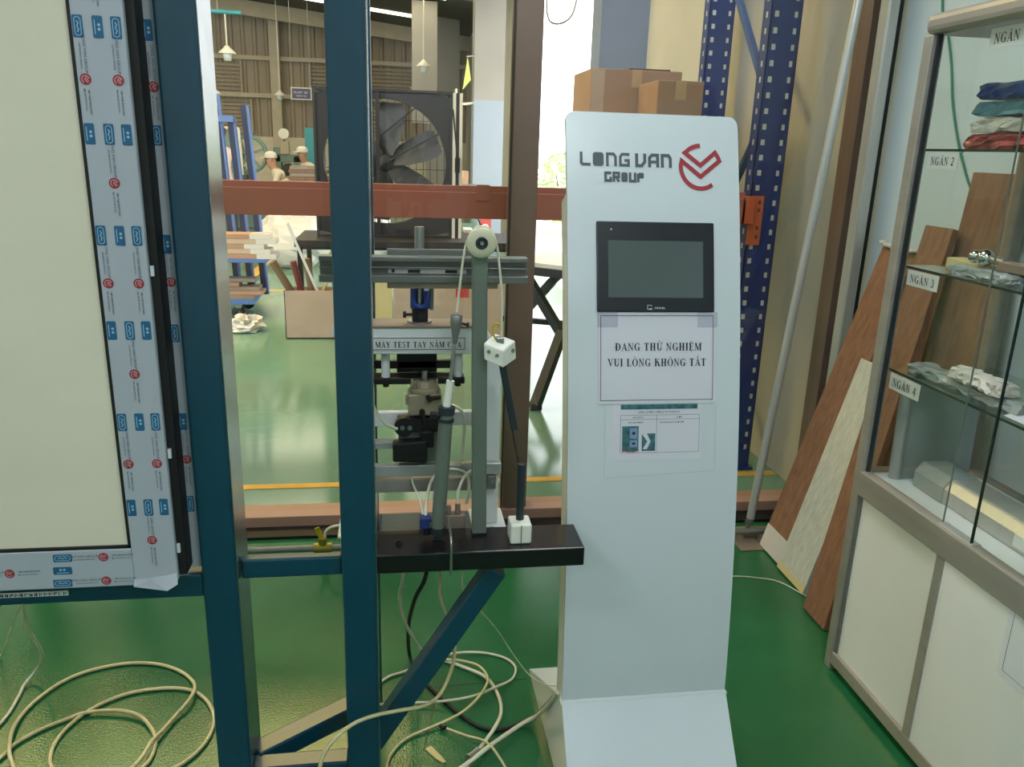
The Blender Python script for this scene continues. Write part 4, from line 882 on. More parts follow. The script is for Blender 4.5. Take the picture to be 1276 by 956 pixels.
MB().hexa([(1.375, 1.905, .648), (1.60, 1.905, .648), (1.60, 1.935, .648), (1.375, 1.935, .648), (1.375, 1.915, .945), (1.60, 1.915, .945), (1.60, 1.945, .945), (1.375, 1.945, .945)]).build('panel', 'wrap_grey', sp_, .003)
MB().cyl((1.378, 1.915, .648), (1.378, 1.925, .945), .016, n=14).build('edge_profile', 'alu', sp_)
pf = thing('profile_bar', (1.42, 1.55, .648), 'long grey aluminium profile lying on the white cabinet floor', 'profile')
MB().prism([(1.40, .648), (1.50, .648), (1.50, .70), (1.49, .715), (1.42, .715), (1.40, .69)], 1.0, 1.86, 'y').build('bar', 'alu', pf, .006)
MB().prism([(1.397, .648), (1.503, .648), (1.503, .703), (1.49, .719), (1.418, .719), (1.397, .692)], 1.74, 1.863, 'y').build('plastic_wrap', 'wrap_grey', pf, .004)
for y in (1.36, 1.44): B(1.3985, 1.400, y, y+.05, .66, .69).build('sticker', 'paper_label', pf)

# ================================================================ PALLET RACK AND BOXES BEHIND THE GLASS
rack = thing('pallet_rack', (.4, 4.0, 0), 'blue pallet rack with a red-orange beam running behind the glass', 'rack')
def upright(x0, x1, y0, y1, z1):
    u = MB()
    u.box(x0, x1, y0, y0+.004, 0, z1).box(x0, x0+.004, y0, y1, 0, z1).box(x1-.004, x1, y0, y1, 0, z1).box(x0, x0+.02, y1-.004, y1, 0, z1).box(x1-.02, x1, y1-.004, y1, 0, z1)
    o = u.build('upright', 'rack_blue', rack)
    hl = MB()
    z = .10
    while z < z1-.05:
        hl.box(x0+.018, x0+.036, y0-.0012, y0-.0002, z, z+.024).box(x1-.034, x1-.020, y0-.0012, y0-.0002, z+.0, z+.024).box(x0-.0012, x0-.0002, y0+.03, y0+.045, z, z+.024)
        z += .066
    h = hl.build('slot_row', 'hole_light', o)
    return o
upright(1.600, 1.742, 3.55, 3.63, 2.8)
upright(1.650, 1.790, 4.42, 4.50, 2.8)
upright(-1.26, -1.16, 3.55, 3.63, 2.8); upright(-1.26, -1.16, 4.42, 4.50, 2.8)
B(1.59, 1.76, 3.53, 3.65, -.004, .006).build('base_plate', 'rack_blue', rack)
for z0, z1, fl in ((.15, .95, 0), (.95, 1.72, 1), (1.72, 2.45, 0)):
    a = (1.685, 3.64, z0 if not fl else z1); b = (1.735, 4.42, z1 if not fl else z0)
    MB().bar(a, b, .028, .034).build('diagonal_brace', 'rack_brace', rack, .002)
    a = (-1.21, 3.64, z0 if not fl else z1); b = (-1.21, 4.42, z1 if not fl else z0)
    MB().bar(a, b, .028, .034).build('diagonal_brace', 'rack_brace', rack, .002)
bm_ = MB().prism([(3.50, 1.208), (3.55, 1.208), (3.55, 1.345), (3.52, 1.345), (3.52, 1.318), (3.50, 1.318)], -1.16, 1.56, 'x').build('front_beam', 'rack_red', rack, .002)
MB().prism([(4.42, 1.16), (4.47, 1.16), (4.47, 1.29), (4.42, 1.29)], -1.16, 1.65, 'x').build('rear_beam', 'rack_red', rack, .002)
B(.345, .40, 3.494, 3.50, 1.285, 1.352).build('beam_clip', 'rack_red', rack, .001)
ec = MB().box(1.545, 1.602, 3.50, 3.548, 1.208, 1.330).box(1.598, 1.660, 3.535, 3.548, 1.110, 1.330).build('end_connector', 'rack_orange', rack, .002)
for z in (1.14, 1.18, 1.26, 1.295): B(1.632, 1.645, 3.533, 3.5345, z, z+.016).build('connector_slot', 'wood_dark', ec)
B(.92, 1.56, 3.55, 4.46, 1.290, 1.307).build('deck_board', 'cardboard_pale', rack)
def carton(name, x0, x1, y0, y1, z0, z1, m, label, group=None, cat='box', open_=False):
    t = thing(name, ((x0+x1)/2, (y0+y1)/2, z0), label, cat, group)
    if not open_:
        B(x0, x1, y0, y1, z0, z1).build('carton', m, t, .004)
        B((x0+x1)/2-.025, (x0+x1)/2+.025, y0-.0008, y1, z1-.08, z1+.0006).build('tape', 'cardboard_tape', t)
        MB().box(x0+.002, x1-.002, (y0+y1)/2-.0015, (y0+y1)/2+.0015, z1, z1+.0008).build('flap_seam', 'wood_dark', t)
    else:
        th = .006
        MB().box(x0, x1, y0, y0+th, z0, z1).box(x0, x1, y1-th, y1, z0, z1).box(x0, x0+th, y0, y1, z0, z1).box(x1-th, x1, y0, y1, z0, z1).box(x0, x1, y0, y1, z0, z0+th).build('carton', m, t)
    return t
BG = 'cartons on the rack shelf'
bx = carton('cardboard_box', .935, 1.385, 4.0, 4.40, 1.307, 1.885, 'cardboard', 'large cardboard box on the rack behind the kiosk top', BG)
B(.936, 1.0, 3.999, 4.0, 1.37, 1.88).build('pale_strip', 'cardboard_pale', bx)  # paler strip down the left of the front face
sh = B(1.13, 1.33, 4.02, 4.32, 1.886, 1.893).build('cardboard_sheet', 'wood_dark', None); tag(sh, 'thin dark sheet lying on top of the large rack box', 'sheet')
carton('cardboard_box', 1.148, 1.358, 3.62, 3.92, 1.307, 1.812, 'cardboard', 'smaller cardboard box in front of the large one on the rack', BG)

# ================================================================ WORKSHOP FLOOR: FAN ON BENCH
bench = thing('steel_bench', (.17, 7.0, 0), 'long dark steel workbench under the big fan', 'bench')
B(-.80, 1.12, 6.62, 7.42, .70, .755).build('top', 'fan_black', bench, .003)
B(-.78, 1.10, 6.64, 6.66, .68, .70).build('apron', 'fan_black', bench)
for x in (-.76, .16, 1.06):
    for y in (6.66, 7.36): B(x-.02, x+.02, y-.02, y+.02, 0, .70).build('leg', 'black_metal', bench)
MB().bar((-.74, 6.66, .05), (.14, 6.66, .66), .02, .03).build('brace', 'black_metal', bench)
MB().bar((1.04, 6.66, .05), (.18, 6.66, .66), .02, .03).build('brace', 'black_metal', bench)
fan = thing('industrial_fan', (-.07, 7.05, .755), 'big dark square industrial fan with six blades on the bench', 'fan')
FX0, FX1, FZ0, FZ1, FY0, FY1 = -.645, .475, .757, 1.935, 6.92, 7.26
MB().box(FX0, FX1, FY0, FY1, FZ1-.02, FZ1).box(FX0, FX1, FY0, FY1, FZ0, FZ0+.02).box(FX0, FX0+.02, FY0, FY1, FZ0+.02, FZ1-.02).box(FX1-.02, FX1, FY0, FY1, FZ0+.02, FZ1-.02).build('housing', 'fan_black', fan)
fc = (-.075, 1.365); fr_ = .50
fp = MB(); n = 40
for (yy) in (FY0+.02,):
    def sq(a):
        c, s_ = math.cos(a), math.sin(a); hx = (FX1-FX0)/2-.02; hz = (FZ1-FZ0)/2-.02; k = 1/max(abs(c)/hx, abs(s_)/hz); return ((FX0+FX1)/2+c*k, (FZ0+FZ1)/2+s_*k)
    vin = [(fc[0]+fr_*math.cos(2*math.pi*i/n), yy, fc[1]+fr_*math.sin(2*math.pi*i/n)) for i in range(n)]
    vin2 = [(v[0], yy+.09, v[2]) for v in vin]
    vo = [(sq(2*math.pi*(i+.5-.5)/n)[0], yy, sq(2*math.pi*i/n)[1]) for i in range(n)]
    fp.add(vin+vo+vin2, [(i, (i+1) % n, n+(i+1) % n, n+i) for i in range(n)]+[(i, (i+1) % n, 2*n+(i+1) % n, 2*n+i) for i in range(n)])
fp.build('venturi_ring', 'fan_black', fan)
hub = MB().lathe((fc[0], 7.08, fc[1]), (0, -1, 0), [(-.06, .0), (-.06, .07), (.02, .075), (.05, .055), (.055, 0)], 20).build('hub', 'fan_black', fan)
for kk in range(6):
    a = R(kk*60+22); d = Vector((math.cos(a), 0, math.sin(a))); s2 = Vector((-math.sin(a), 0, math.cos(a))); cc = Vector((fc[0], 7.07, fc[1]))
    v = []
    for rr_, ww, tw in ((.06, .05, .04), (.16, .085, .05), (.30, .11, .045), (.42, .115, .035), (.475, .09, .03)):
        for sgn in (-1, 1):
            v.append(cc+d*rr_+s2*ww*sgn+Vector((0, tw*sgn, 0)))
    v2 = [p+Vector((0, .006, 0)) for p in v]; n2 = len(v)
    f = [(2*i, 2*i+1, 2*i+3, 2*i+2) for i in range(4)]+[(n2+2*i, n2+2*i+1, n2+2*i+3, n2+2*i+2) for i in range(4)]+[(2*i, 2*i+2, n2+2*i+2, n2+2*i) for i in range(4)]+[(2*i+1, 2*i+3, n2+2*i+3, n2+2*i+1) for i in range(4)]+[(0, 1, n2+1, n2), (n2-2, n2-1, 2*n2-1, 2*n2-2)]
    MB().add(v+v2, f).build('blade', 'fan_blade', fan)
gr = MB()
for i in range(18):
    x = FX0+.05+i*(FX1-FX0-.1)/17; gr.bar((x, FY1-.01, FZ0+.02), (x, FY1-.01, FZ1-.02), .005, .005)
for i in range(5):
    z = FZ0+.15+i*.2; gr.bar((FX0+.02, FY1-.01, z), (FX1-.02, FY1-.01, z), .005, .005)
gr.build('rear_grille', 'fan_black', fan)
B(fc[0]-.075, fc[0]-.045, FY0+.005, FY0+.025, FZ0+.02, FZ1-.02).build('strut', 'fan_black', fan)
MB().bar((fc[0], 7.0, fc[1]), (FX1-.05, 7.0, FZ1-.3), .012, .012).bar((fc[0]-.05, 7.0, fc[1]+.2), (fc[0]+.35, 7.0, FZ1-.05), .012, .012).build('tie_rod', 'fan_black', fan)
for x in (FX1+.001, FX1+.055): B(x, x+.025, FY0-.005, FY0+.03, FZ0, FZ1-.01).build('edge_trim', 'lamp_white', fan)
B(FX1+.026, FX1+.055, FY0, FY0+.03, FZ0, FZ1-.01).build('edge_web', 'fan_black', fan)
MB().tube([(FX1+.0, 6.915, 1.80), (FX1+.03, 6.90, 1.5), (FX1+.05, 6.90, 1.2), (FX1+.18, 6.9, 1.0), (FX1+.28, 6.9, .80)], .006, 6).build('power_lead', 'black_rubber', fan)
dk = B(FX1+.02, FX1+.06, 6.89, 6.915, 1.30, 1.42).build('switch_box', 'black_metal', fan)

# ---------------------------------------------------------------- carton of offcuts, sheets, litter
cb = carton('offcut_carton', -.87, -.28, 6.42, 6.61, 0, .385, 'cardboard_pale', 'open cardboard carton full of sticks near the yellow line', None, 'box', True)
B(-.86, -.29, 6.43, 6.60, .006, .30).build('filling', 'cardboard', cb)
B(-.52, -.29, 6.414, 6.419, .02, .10).build('carton_label', 'film', cb)
for i, (a, b, r_, m, lb_) in enumerate([((-.80, 6.55, .30), (-.955, 6.50, .60), .03, 'bark', 'brown cardboard tube leaning furthest left out of the open carton'), ((-.74, 6.56, .30), (-.80, 6.52, .60), .025, 'tube_red', 'dark red tube sticking out of the open carton'), ((-.66, 6.56, .30), (-.70, 6.53, .62), .03, 'bark', 'brown tube standing upright in the open carton')]):
    q = MB().cyl(a, b, r_, n=14).build('cardboard_tube', m, None); tag(q, lb_, 'tube', 'tubes in the open carton')
q = MB().bar((-.60, 6.52, .31), (-.83, 6.50, .90), .035, .02).build('white_profile', 'board_white', None); tag(q, 'long white profile leaning out of the open carton', 'profile')
q = MB().bar((-.60, 6.57, .31), (-.42, 6.54, .78), .05, .02).build('pale_stick', 'wood_edge', None); tag(q, 'pale wooden stick leaning to the right in the open carton', 'stick')
q = MB().hexa([(-.50, 6.40, .386), (-.27, 6.38, .392), (-.25, 6.6, .392), (-.48, 6.60, .386), (-.50, 6.40, .396), (-.27, 6.38, .402), (-.25, 6.6, .402), (-.48, 6.60, .396)]).build('bent_sheet', 'cardboard_tape', None); tag(q, 'bent brown sheet lying across the top of the open carton', 'sheet')
cs = carton('flat_carton', -.02, .86, 6.18, 6.42, 0, .52, 'cardboard_pale', 'long closed cardboard carton in front of the bench')
q = B(-.22, -.03, 6.20, 6.25, 0, .53).build('yellow_board', 'wood_edge', None); tag(q, 'yellowish board standing left of the long carton', 'board')
B(.46, .56, 6.176, 6.18, .38, .48).build('carton_print', 'print_red', cs)
def blob(name, c, r, m, label, cat, sc_=(1, 1, 1), seed=1, amp=.35, n=20, k=14):
    rn = random.Random(seed); o = MB(); v = []
    for j in range(k+1):
        for i in range(n):
            q_ = 1+rn.uniform(-amp, amp)*(0 if j in (0, k) else 1)
            v.append((c[0]+math.sin(math.pi*j/k)*math.cos(2*math.pi*i/n)*r*sc_[0]*q_, c[1]+math.sin(math.pi*j/k)*math.sin(2*math.pi*i/n)*r*sc_[1]*q_, max(.001, c[2]+math.cos(math.pi*j/k)*r*sc_[2]*q_)))
    o.add(v, [(j*n+i, (j+1)*n+i, (j+1)*n+(i+1) % n, j*n+(i+1) % n) for j in range(k) for i in range(n)])
    return tag(o.build(name, m, None), label, cat)
blob('crumpled_paper', (-1.22, 6.70, .05), .11, 'wrap', 'crumpled pale packing paper on the green workshop floor', 'paper', (1.2, 1, .7), 3)
blob('plastic_heap', (-1.25, 10.3, .34), .38, 'wrap', 'large white plastic-wrapped heap behind the board trolley', 'plastic wrap', (1.25, .8, .9), 5, .09)
blob('plastic_heap', (-.42, 11.2, .36), .36, 'wrap', 'second white plastic-wrapped heap behind the open carton', 'plastic wrap', (1.2, .8, 1.0), 8, .09)

# ---------------------------------------------------------------- board trolley with blue uprights
tr = thing('board_trolley', (-1.55, 7.35, 0), 'blue steel board trolley on castors left of the open carton', 'trolley')
B(-2.1, -1.22, 7.12, 7.70, .14, .18).build('base', 'cart_blue', tr)
for x in (-1.36, -2.0):
    for y in (7.18, 7.64):
        wq = MB().lathe((x, y-.018, .06), (0, 1, 0), [(0, .02), (0, .058), (.036, .058), (.036, .02)], 16).build('castor', 'black_rubber', tr)
        B(x-.025, x+.025, y-.024, y+.024, .10, .14).build('castor_fork', 'steel', wq)
for x0, z1, m in ((-1.515, 1.87, 'cart_shaded'), (-1.40, 1.70, 'cart_shaded'), (-1.285, 1.79, 'cart_shaded')):
    u = MB().hexa([(x0+.09, 7.40, .18), (x0+.135, 7.40, .18), (x0+.135, 7.46, .18), (x0+.09, 7.46, .18), (x0, 7.40, z1), (x0+.045, 7.40, z1), (x0+.045, 7.46, z1), (x0, 7.46, z1)]).build('post', m, tr)
    MB().hexa([(x0+.1355, 7.40, .18), (x0+.151, 7.40, .18), (x0+.151, 7.46, .18), (x0+.1355, 7.46, .18), (x0+.0455, 7.40, z1), (x0+.061, 7.40, z1), (x0+.061, 7.46, z1), (x0+.0455, 7.46, z1)]).build('post_lit_face', 'cart_blue', u)  # lit side of the post, painted as a lighter blue strip
B(-2.1, -1.34, 7.36, 7.40, 1.65, 1.70).build('top_bar', 'cart_blue', tr)
B(-1.40, -1.15, 7.36, 7.40, 1.10, 1.17).build('cross_bar', 'cart_blue', tr)
B(-2.1, -1.10, 7.14, 7.68, .50, .53).build('shelf_bar', 'cart_blue', tr)
for i in range(5):
    z = .181+i*.034; x1 = -1.12-(.14 if i == 3 else 0)-.03*i+(.03 if i == 4 else 0)
    q = B(-2.3, x1-.10*(i == 0), 7.14+.02*i, 7.36, z, z+.032).build('stacked_board', 'cardboard' if i % 2 else 'steel_brown', None, .002)
    tag(q, ['lowest', 'second lowest', 'middle', 'second highest', 'topmost'][i]+' brown board of the pile low on the trolley', 'board', 'boards on the lower trolley deck')
for i in range(5):
    z = .531+i*.042; x1 = -1.02-.05*(i % 3)
    q = B(-2.3, x1, 7.15, 7.36, z, z+.040).build('wrapped_board', 'cardboard_pale' if i % 2 else 'cardboard', None, .002)
    tag(q, ['lowest', 'second lowest', 'middle', 'second highest', 'topmost'][i]+' film-ended board of the pile on the upper trolley deck', 'board', 'boards on the upper trolley deck')
    B(x1-.16, x1+.004, 7.147, 7.363, z-.0005, z+.0405).build('film_end', 'wrap', q)

# ---------------------------------------------------------------- black trestle near the glass
ts_ = thing('trestle_table', (1.1, 4.9, 0), 'black steel trestle table with crossed legs just outside the window', 'table')
MB().hexa([(.80, 5.0, .80), (1.42, 4.45, .80), (1.46, 5.1, .80), (1.05, 5.6, .80), (.80, 5.0, .825), (1.42, 4.45, .825), (1.46, 5.1, .825), (1.05, 5.6, .825)]).build('top', 'board_white', ts_)
MB().bar((.80, 4.99, .775), (1.42, 4.47, .775), .04, .05).build('edge_beam', 'black_metal', ts_)
MB().bar((.79, 5.0, .78), (1.02, 4.78, .40), .05, .05).build('leg', 'black_metal', ts_)
MB().bar((1.02, 4.78, .42), (.82, 4.53, .015), .055, .06).build('leg', 'black_metal', ts_)
MB().bar((1.06, 5.02, .78), (.80, 5.22, .40), .05, .05).build('leg', 'black_metal', ts_)
MB().bar((.80, 5.22, .42), (.85, 5.5, .015), .05, .05).build('leg', 'black_metal', ts_)
MB().bar((.70, 5.2, .42), (1.40, 4.9, .42), .03, .035).build('cross_bar', 'black_metal', ts_)
MB().bar((1.36, 4.52, .78), (1.38, 4.6, .015), .05, .05).build('leg', 'black_metal', ts_)
B(.79, .86, 4.50, 4.57, .0, .04).build('foot', 'black_rubber', ts_, .005)

# ---------------------------------------------------------------- small things under and around the bench
bu = thing('plastic_tub', (.38, 11.8, 0), 'white and blue plastic tub standing behind the bench', 'tub')
MB().lathe((.38, 11.8, 0), (0, 0, 1), [(0, .0), (0, .22), (.22, .27), (.24, .28), (.24, .26), (.03, .2), (.03, 0)], 24).build('tub', 'board_white', bu)
MB().lathe((.38, 11.8, 0), (0, 0, 1), [(.03, .228), (.10, .248), (.11, .252)], 24).build('blue_band', 'cart_blue', bu)
ag = thing('folding_trestle', (.70, 7.9, 0), 'white folding A-frame stand beside the tub', 'stand')
for dx, dy in ((-.11, -.1), (.11, -.1), (-.11, .15), (.11, .15)): MB().bar((.70+dx, 7.9+dy, .0), (.70+dx*.15, 7.9, .72), .022, .022).build('leg', 'board_white', ag)
B(.66, .74, 7.8, 8.05, .715, .745).build('top_bar', 'board_white', ag)
gs = thing('side_shelf', (.98, 11.2, 0), 'green metal shelf table in front of the pale column', 'table')
B(.76, 1.10, 11.0, 11.5, .98, 1.02).build('top', 'machine_green', gs)
B(.76, 1.10, 11.0, 11.5, .45, .48).build('shelf', 'machine_green', gs)
for x in (.78, 1.08):
    for y in (11.02, 11.48): B(x-.018, x+.018, y-.018, y+.018, 0, .98).build('leg', 'machine_green', gs)
carton('small_carton', .80, .98, 11.1, 11.4, 1.02, 1.20, 'cardboard', 'small carton on the green shelf table')
cl = MB().tube([(1.12, 6.3, 2.62), (1.11, 6.3, 2.50), (1.14, 6.3, 2.41), (1.22, 6.3, 2.40), (1.30, 6.3, 2.46), (1.34, 6.3, 2.60), (1.40, 6.32, 2.75), (1.51, 6.34, 2.80)], .007, 8).build('hanging_cable', 'steel_brown', None)
tag(cl, 'loose cable loop hanging in the bright opening beside the column', 'cable')
po = thing('warning_board', (1.20, 11.1, 0), 'small red warning board with a white ring near the pale column', 'sign')
B(1.14, 1.30, 11.10, 11.12, .30, .58).build('board', 'poster_red', po)
MB().flat(ring(1.22, .46, .05, .05, .032, .032, 0, 360, 20), lambda u, v: (u, 11.0985, v)).build('ring_mark', 'paper', po)
MB().bar((1.16, 11.14, 0), (1.18, 11.12, .58), .015, .015).bar((1.28, 11.14, 0), (1.26, 11.12, .58), .015, .015).build('prop', 'steel', po)
fl_ = thing('lime_flag', (1.02, 11.95, 2.3), 'lime yellow triangular flag on a short pole fixed to the pale column', 'flag')
MB().prism([(.955, 2.28), (1.07, 2.42), (1.02, 2.72)], 11.95, 11.96, 'y').build('cloth', 'flag_lime', fl_)
MB().cyl((1.13, 12.03, 2.74), (1.0, 11.95, 2.72), .008, n=8).build('pole', 'steel', fl_)
hk = MB().tube([(.87, 12.05, 2.30), (.88, 12.05, 2.17), (.95, 12.05, 2.10), (1.13, 12.05, 2.12)], .018, 8).build('white_hook', 'lamp_white', None)
tag(hk, 'white curved hook pipe on the left of the pale column', 'hook')

# ---------------------------------------------------------------- hanging lamps, pipe, sign
def lamp(x, y, z, top, label):
    t = thing('pendant_lamp', (x, y, z), label, 'lamp', 'pendant lamps in the workshop')
    MB().cyl((x, y, z+.12), (x, y, top), .012, n=8).build('stem', 'lamp_white', t)
    MB().lathe((x, y, z), (0, 0, 1), [(0, .135), (.02, .13), (.09, .05), (.12, .03), (.12, 0)], 18).build('shade', 'lamp_white', t)
    MB().lathe((x, y, z), (0, 0, 1), [(-.10, 0), (-.10, .055), (.0, .07), (.02, .06)], 16).build('bulb', 'shelf_white', t)
lamp(-2.575, 14, 2.80, 3.40, 'pendant lamp hanging from the turquoise pipe, nearest at upper left')
lamp(-3.62, 18, 2.40, roofz(-3.62), 'smaller pendant lamp hanging lower behind the first one')
lamp(-2.66, 20.6, 2.55, roofz(-2.66), 'tiny far pendant lamp in front of the steel column')
lamp(.55, 16, 2.92, roofz(.55), 'pendant lamp above the big fan')
lamp(.48, 18, 2.66, roofz(.48), 'far pendant lamp just over the top edge of the fan')
tp = thing('turquoise_pipe', (-2.8, 14, 3.4), 'horizontal turquoise pipe hung below the workshop roof', 'pipe')
MB().cyl((-4.5, 14, 3.43), (-2.33, 14, 3.40), .03, n=12).build('pipe', 'teal', tp)
for x in (-4.2, -3.05, -2.68): MB().cyl((x, 14, 3.4), (x, 14, roofz(x)), .008, n=6).build('hanger', 'steel', tp)
sgn = thing('area_sign', (-2.1, 20, 2.45), 'dark purple hanging sign with two lines of white lettering', 'sign')
B(-2.335, -1.87, 20, 20.02, 2.445, 2.715).build('frame', 'lamp_white', sgn)
bd = B(-2.31, -1.895, 19.99, 20.0, 2.47, 2.69).build('board', 'sign_purple', sgn)
MB().flat(shift(faint_line(.34, .05, 11), -2.10, 2.605)+shift(faint_line(.22, .034, 12), -2.10, 2.53), lambda u, v: (u, 19.988, v)).build('lettering', 'paper', bd)
for x in (-2.3, -1.9): MB().cyl((x, 20.01, 2.71), (x, 20.01, roofz(x)), .006, n=6).build('chain', 'steel', sgn)

# ---------------------------------------------------------------- far machines
fw_ = thing('flywheel_press', (-2.75, 15.4, 0), 'grey-green press with a large spoked flywheel behind the blue trolley', 'machine')
MB().box(-3.25, -2.72, 15.1, 15.9, 0, 1.05).prism([(-3.2, 1.05), (-2.75, 1.05), (-2.70, 1.30), (-2.78, 1.62), (-3.2, 1.66)], 15.15, 15.85, 'y').build('body', 'machine_green', fw_, .02)
whl = MB()
wc = (-2.55, 15.3, 1.28)
whl.lathe(wc, (0, -1, 0), [(0, .27), (0, .33), (.09, .33), (.09, .27), (0, .27)], 30)
for a in range(0, 360, 72):
    d = Vector((math.cos(R(a+20)), 0, math.sin(R(a+20)))); whl.bar(Vector(wc)+Vector((0, -.04, 0))+d*.04, Vector(wc)+Vector((0, -.04, 0))+d*.28, .04, .06, (0, 1, 0))
whl.cyl((wc[0], wc[1]+.05, wc[2]), (wc[0], wc[1]-.12, wc[2]), .06, n=14)
whl.build('flywheel', 'machine_green', fw_)
B(-2.72, -2.50, 15.2, 15.5, .0, .95).build('pedestal', 'machine_green', fw_, .01)
MB().tube([(-3.1, 15.05, 1.70), (-2.72, 15.05, 1.70), (-2.66, 15.05, 1.62), (-2.64, 15.05, .9)], .025, 8, sub=3).build('guard_rail', 'lamp_white', fw_)
dp = thing('dial_press', (-2.1, 17, 0), 'green press with a round white dial on top in front of the far wall', 'machine')
MB().box(-2.35, -1.85, 16.8, 17.3, 0, .75).box(-2.36, -2.22, 16.9, 17.2, .75, 1.40).box(-1.98, -1.84, 16.9, 17.2, .75, 1.25).box(-2.36, -1.84, 16.9, 17.2, 1.12, 1.27).build('frame', 'machine_green', dp, .01)
MB().box(-2.22, -2.06, 16.88, 17.1, 1.27, 1.52).build('column', 'steel_beige', dp, .01)
MB().cyl((-2.14, 16.85, 1.66), (-2.14, 16.93, 1.66), .10, n=24).build('dial', 'lamp_white', dp)
MB().cyl((-2.1, 16.86, .98), (-2.1, 17.1, .98), .12, n=16).build('spindle_head', 'black_metal', dp)
tc_ = thing('teal_cabinet', (-1.78, 19, 0), 'narrow teal cabinet near the far wall beside the fan', 'cabinet')
B(-1.95, -1.55, 18.9, 19.3, 0, 1.82).build('body', 'teal', tc_, .01)
B(-1.60, -1.58, 18.885, 18.9, .9, 1.0).build('handle', 'steel', tc_)
bt = thing('packing_table', (-1.25, 13.7, 0), 'low table carrying a pile of dark boards beside the workers', 'table')
B(-1.72, -.75, 13.4, 14.0, .78, .82).build('top', 'steel_beige', bt)
for x in (-1.67, -.8):
    for y in (13.45, 13.95): B(x-.025, x+.025, y-.025, y+.025, 0, .78).build('leg', 'machine_green', bt)
for i in range(6):
    q = B(-1.66+.02*(i % 2), -1.1+.03*(i % 3), 13.45, 13.9, .821+i*.055, .871+i*.055).build('dark_board', 'steel_brown' if i % 2 else 'wood_brown', None)
    tag(q, ['lowest', 'second', 'third', 'fourth', 'fifth', 'topmost'][i]+' board counted upwards in the dark pile on the packing table', 'board', 'boards piled on the packing table')
wb_ = thing('work_table', (-2.55, 14.6, 0), 'small low work table in front of the leaning worker', 'table')
B(-2.90, -2.26, 14.3, 14.9, .60, .64).build('top', 'steel_beige', wb_)
for x in (-2.86, -2.30):
    for y in (14.34, 14.86): B(x-.025, x+.025, y-.025, y+.025, 0, .60).build('leg', 'machine_green', wb_)
carton('dark_crate', -2.66, -2.46, 14.35, 14.55, .64, .95, 'black_metal', 'dark crate on the work table in front of the capped worker', None, 'crate')

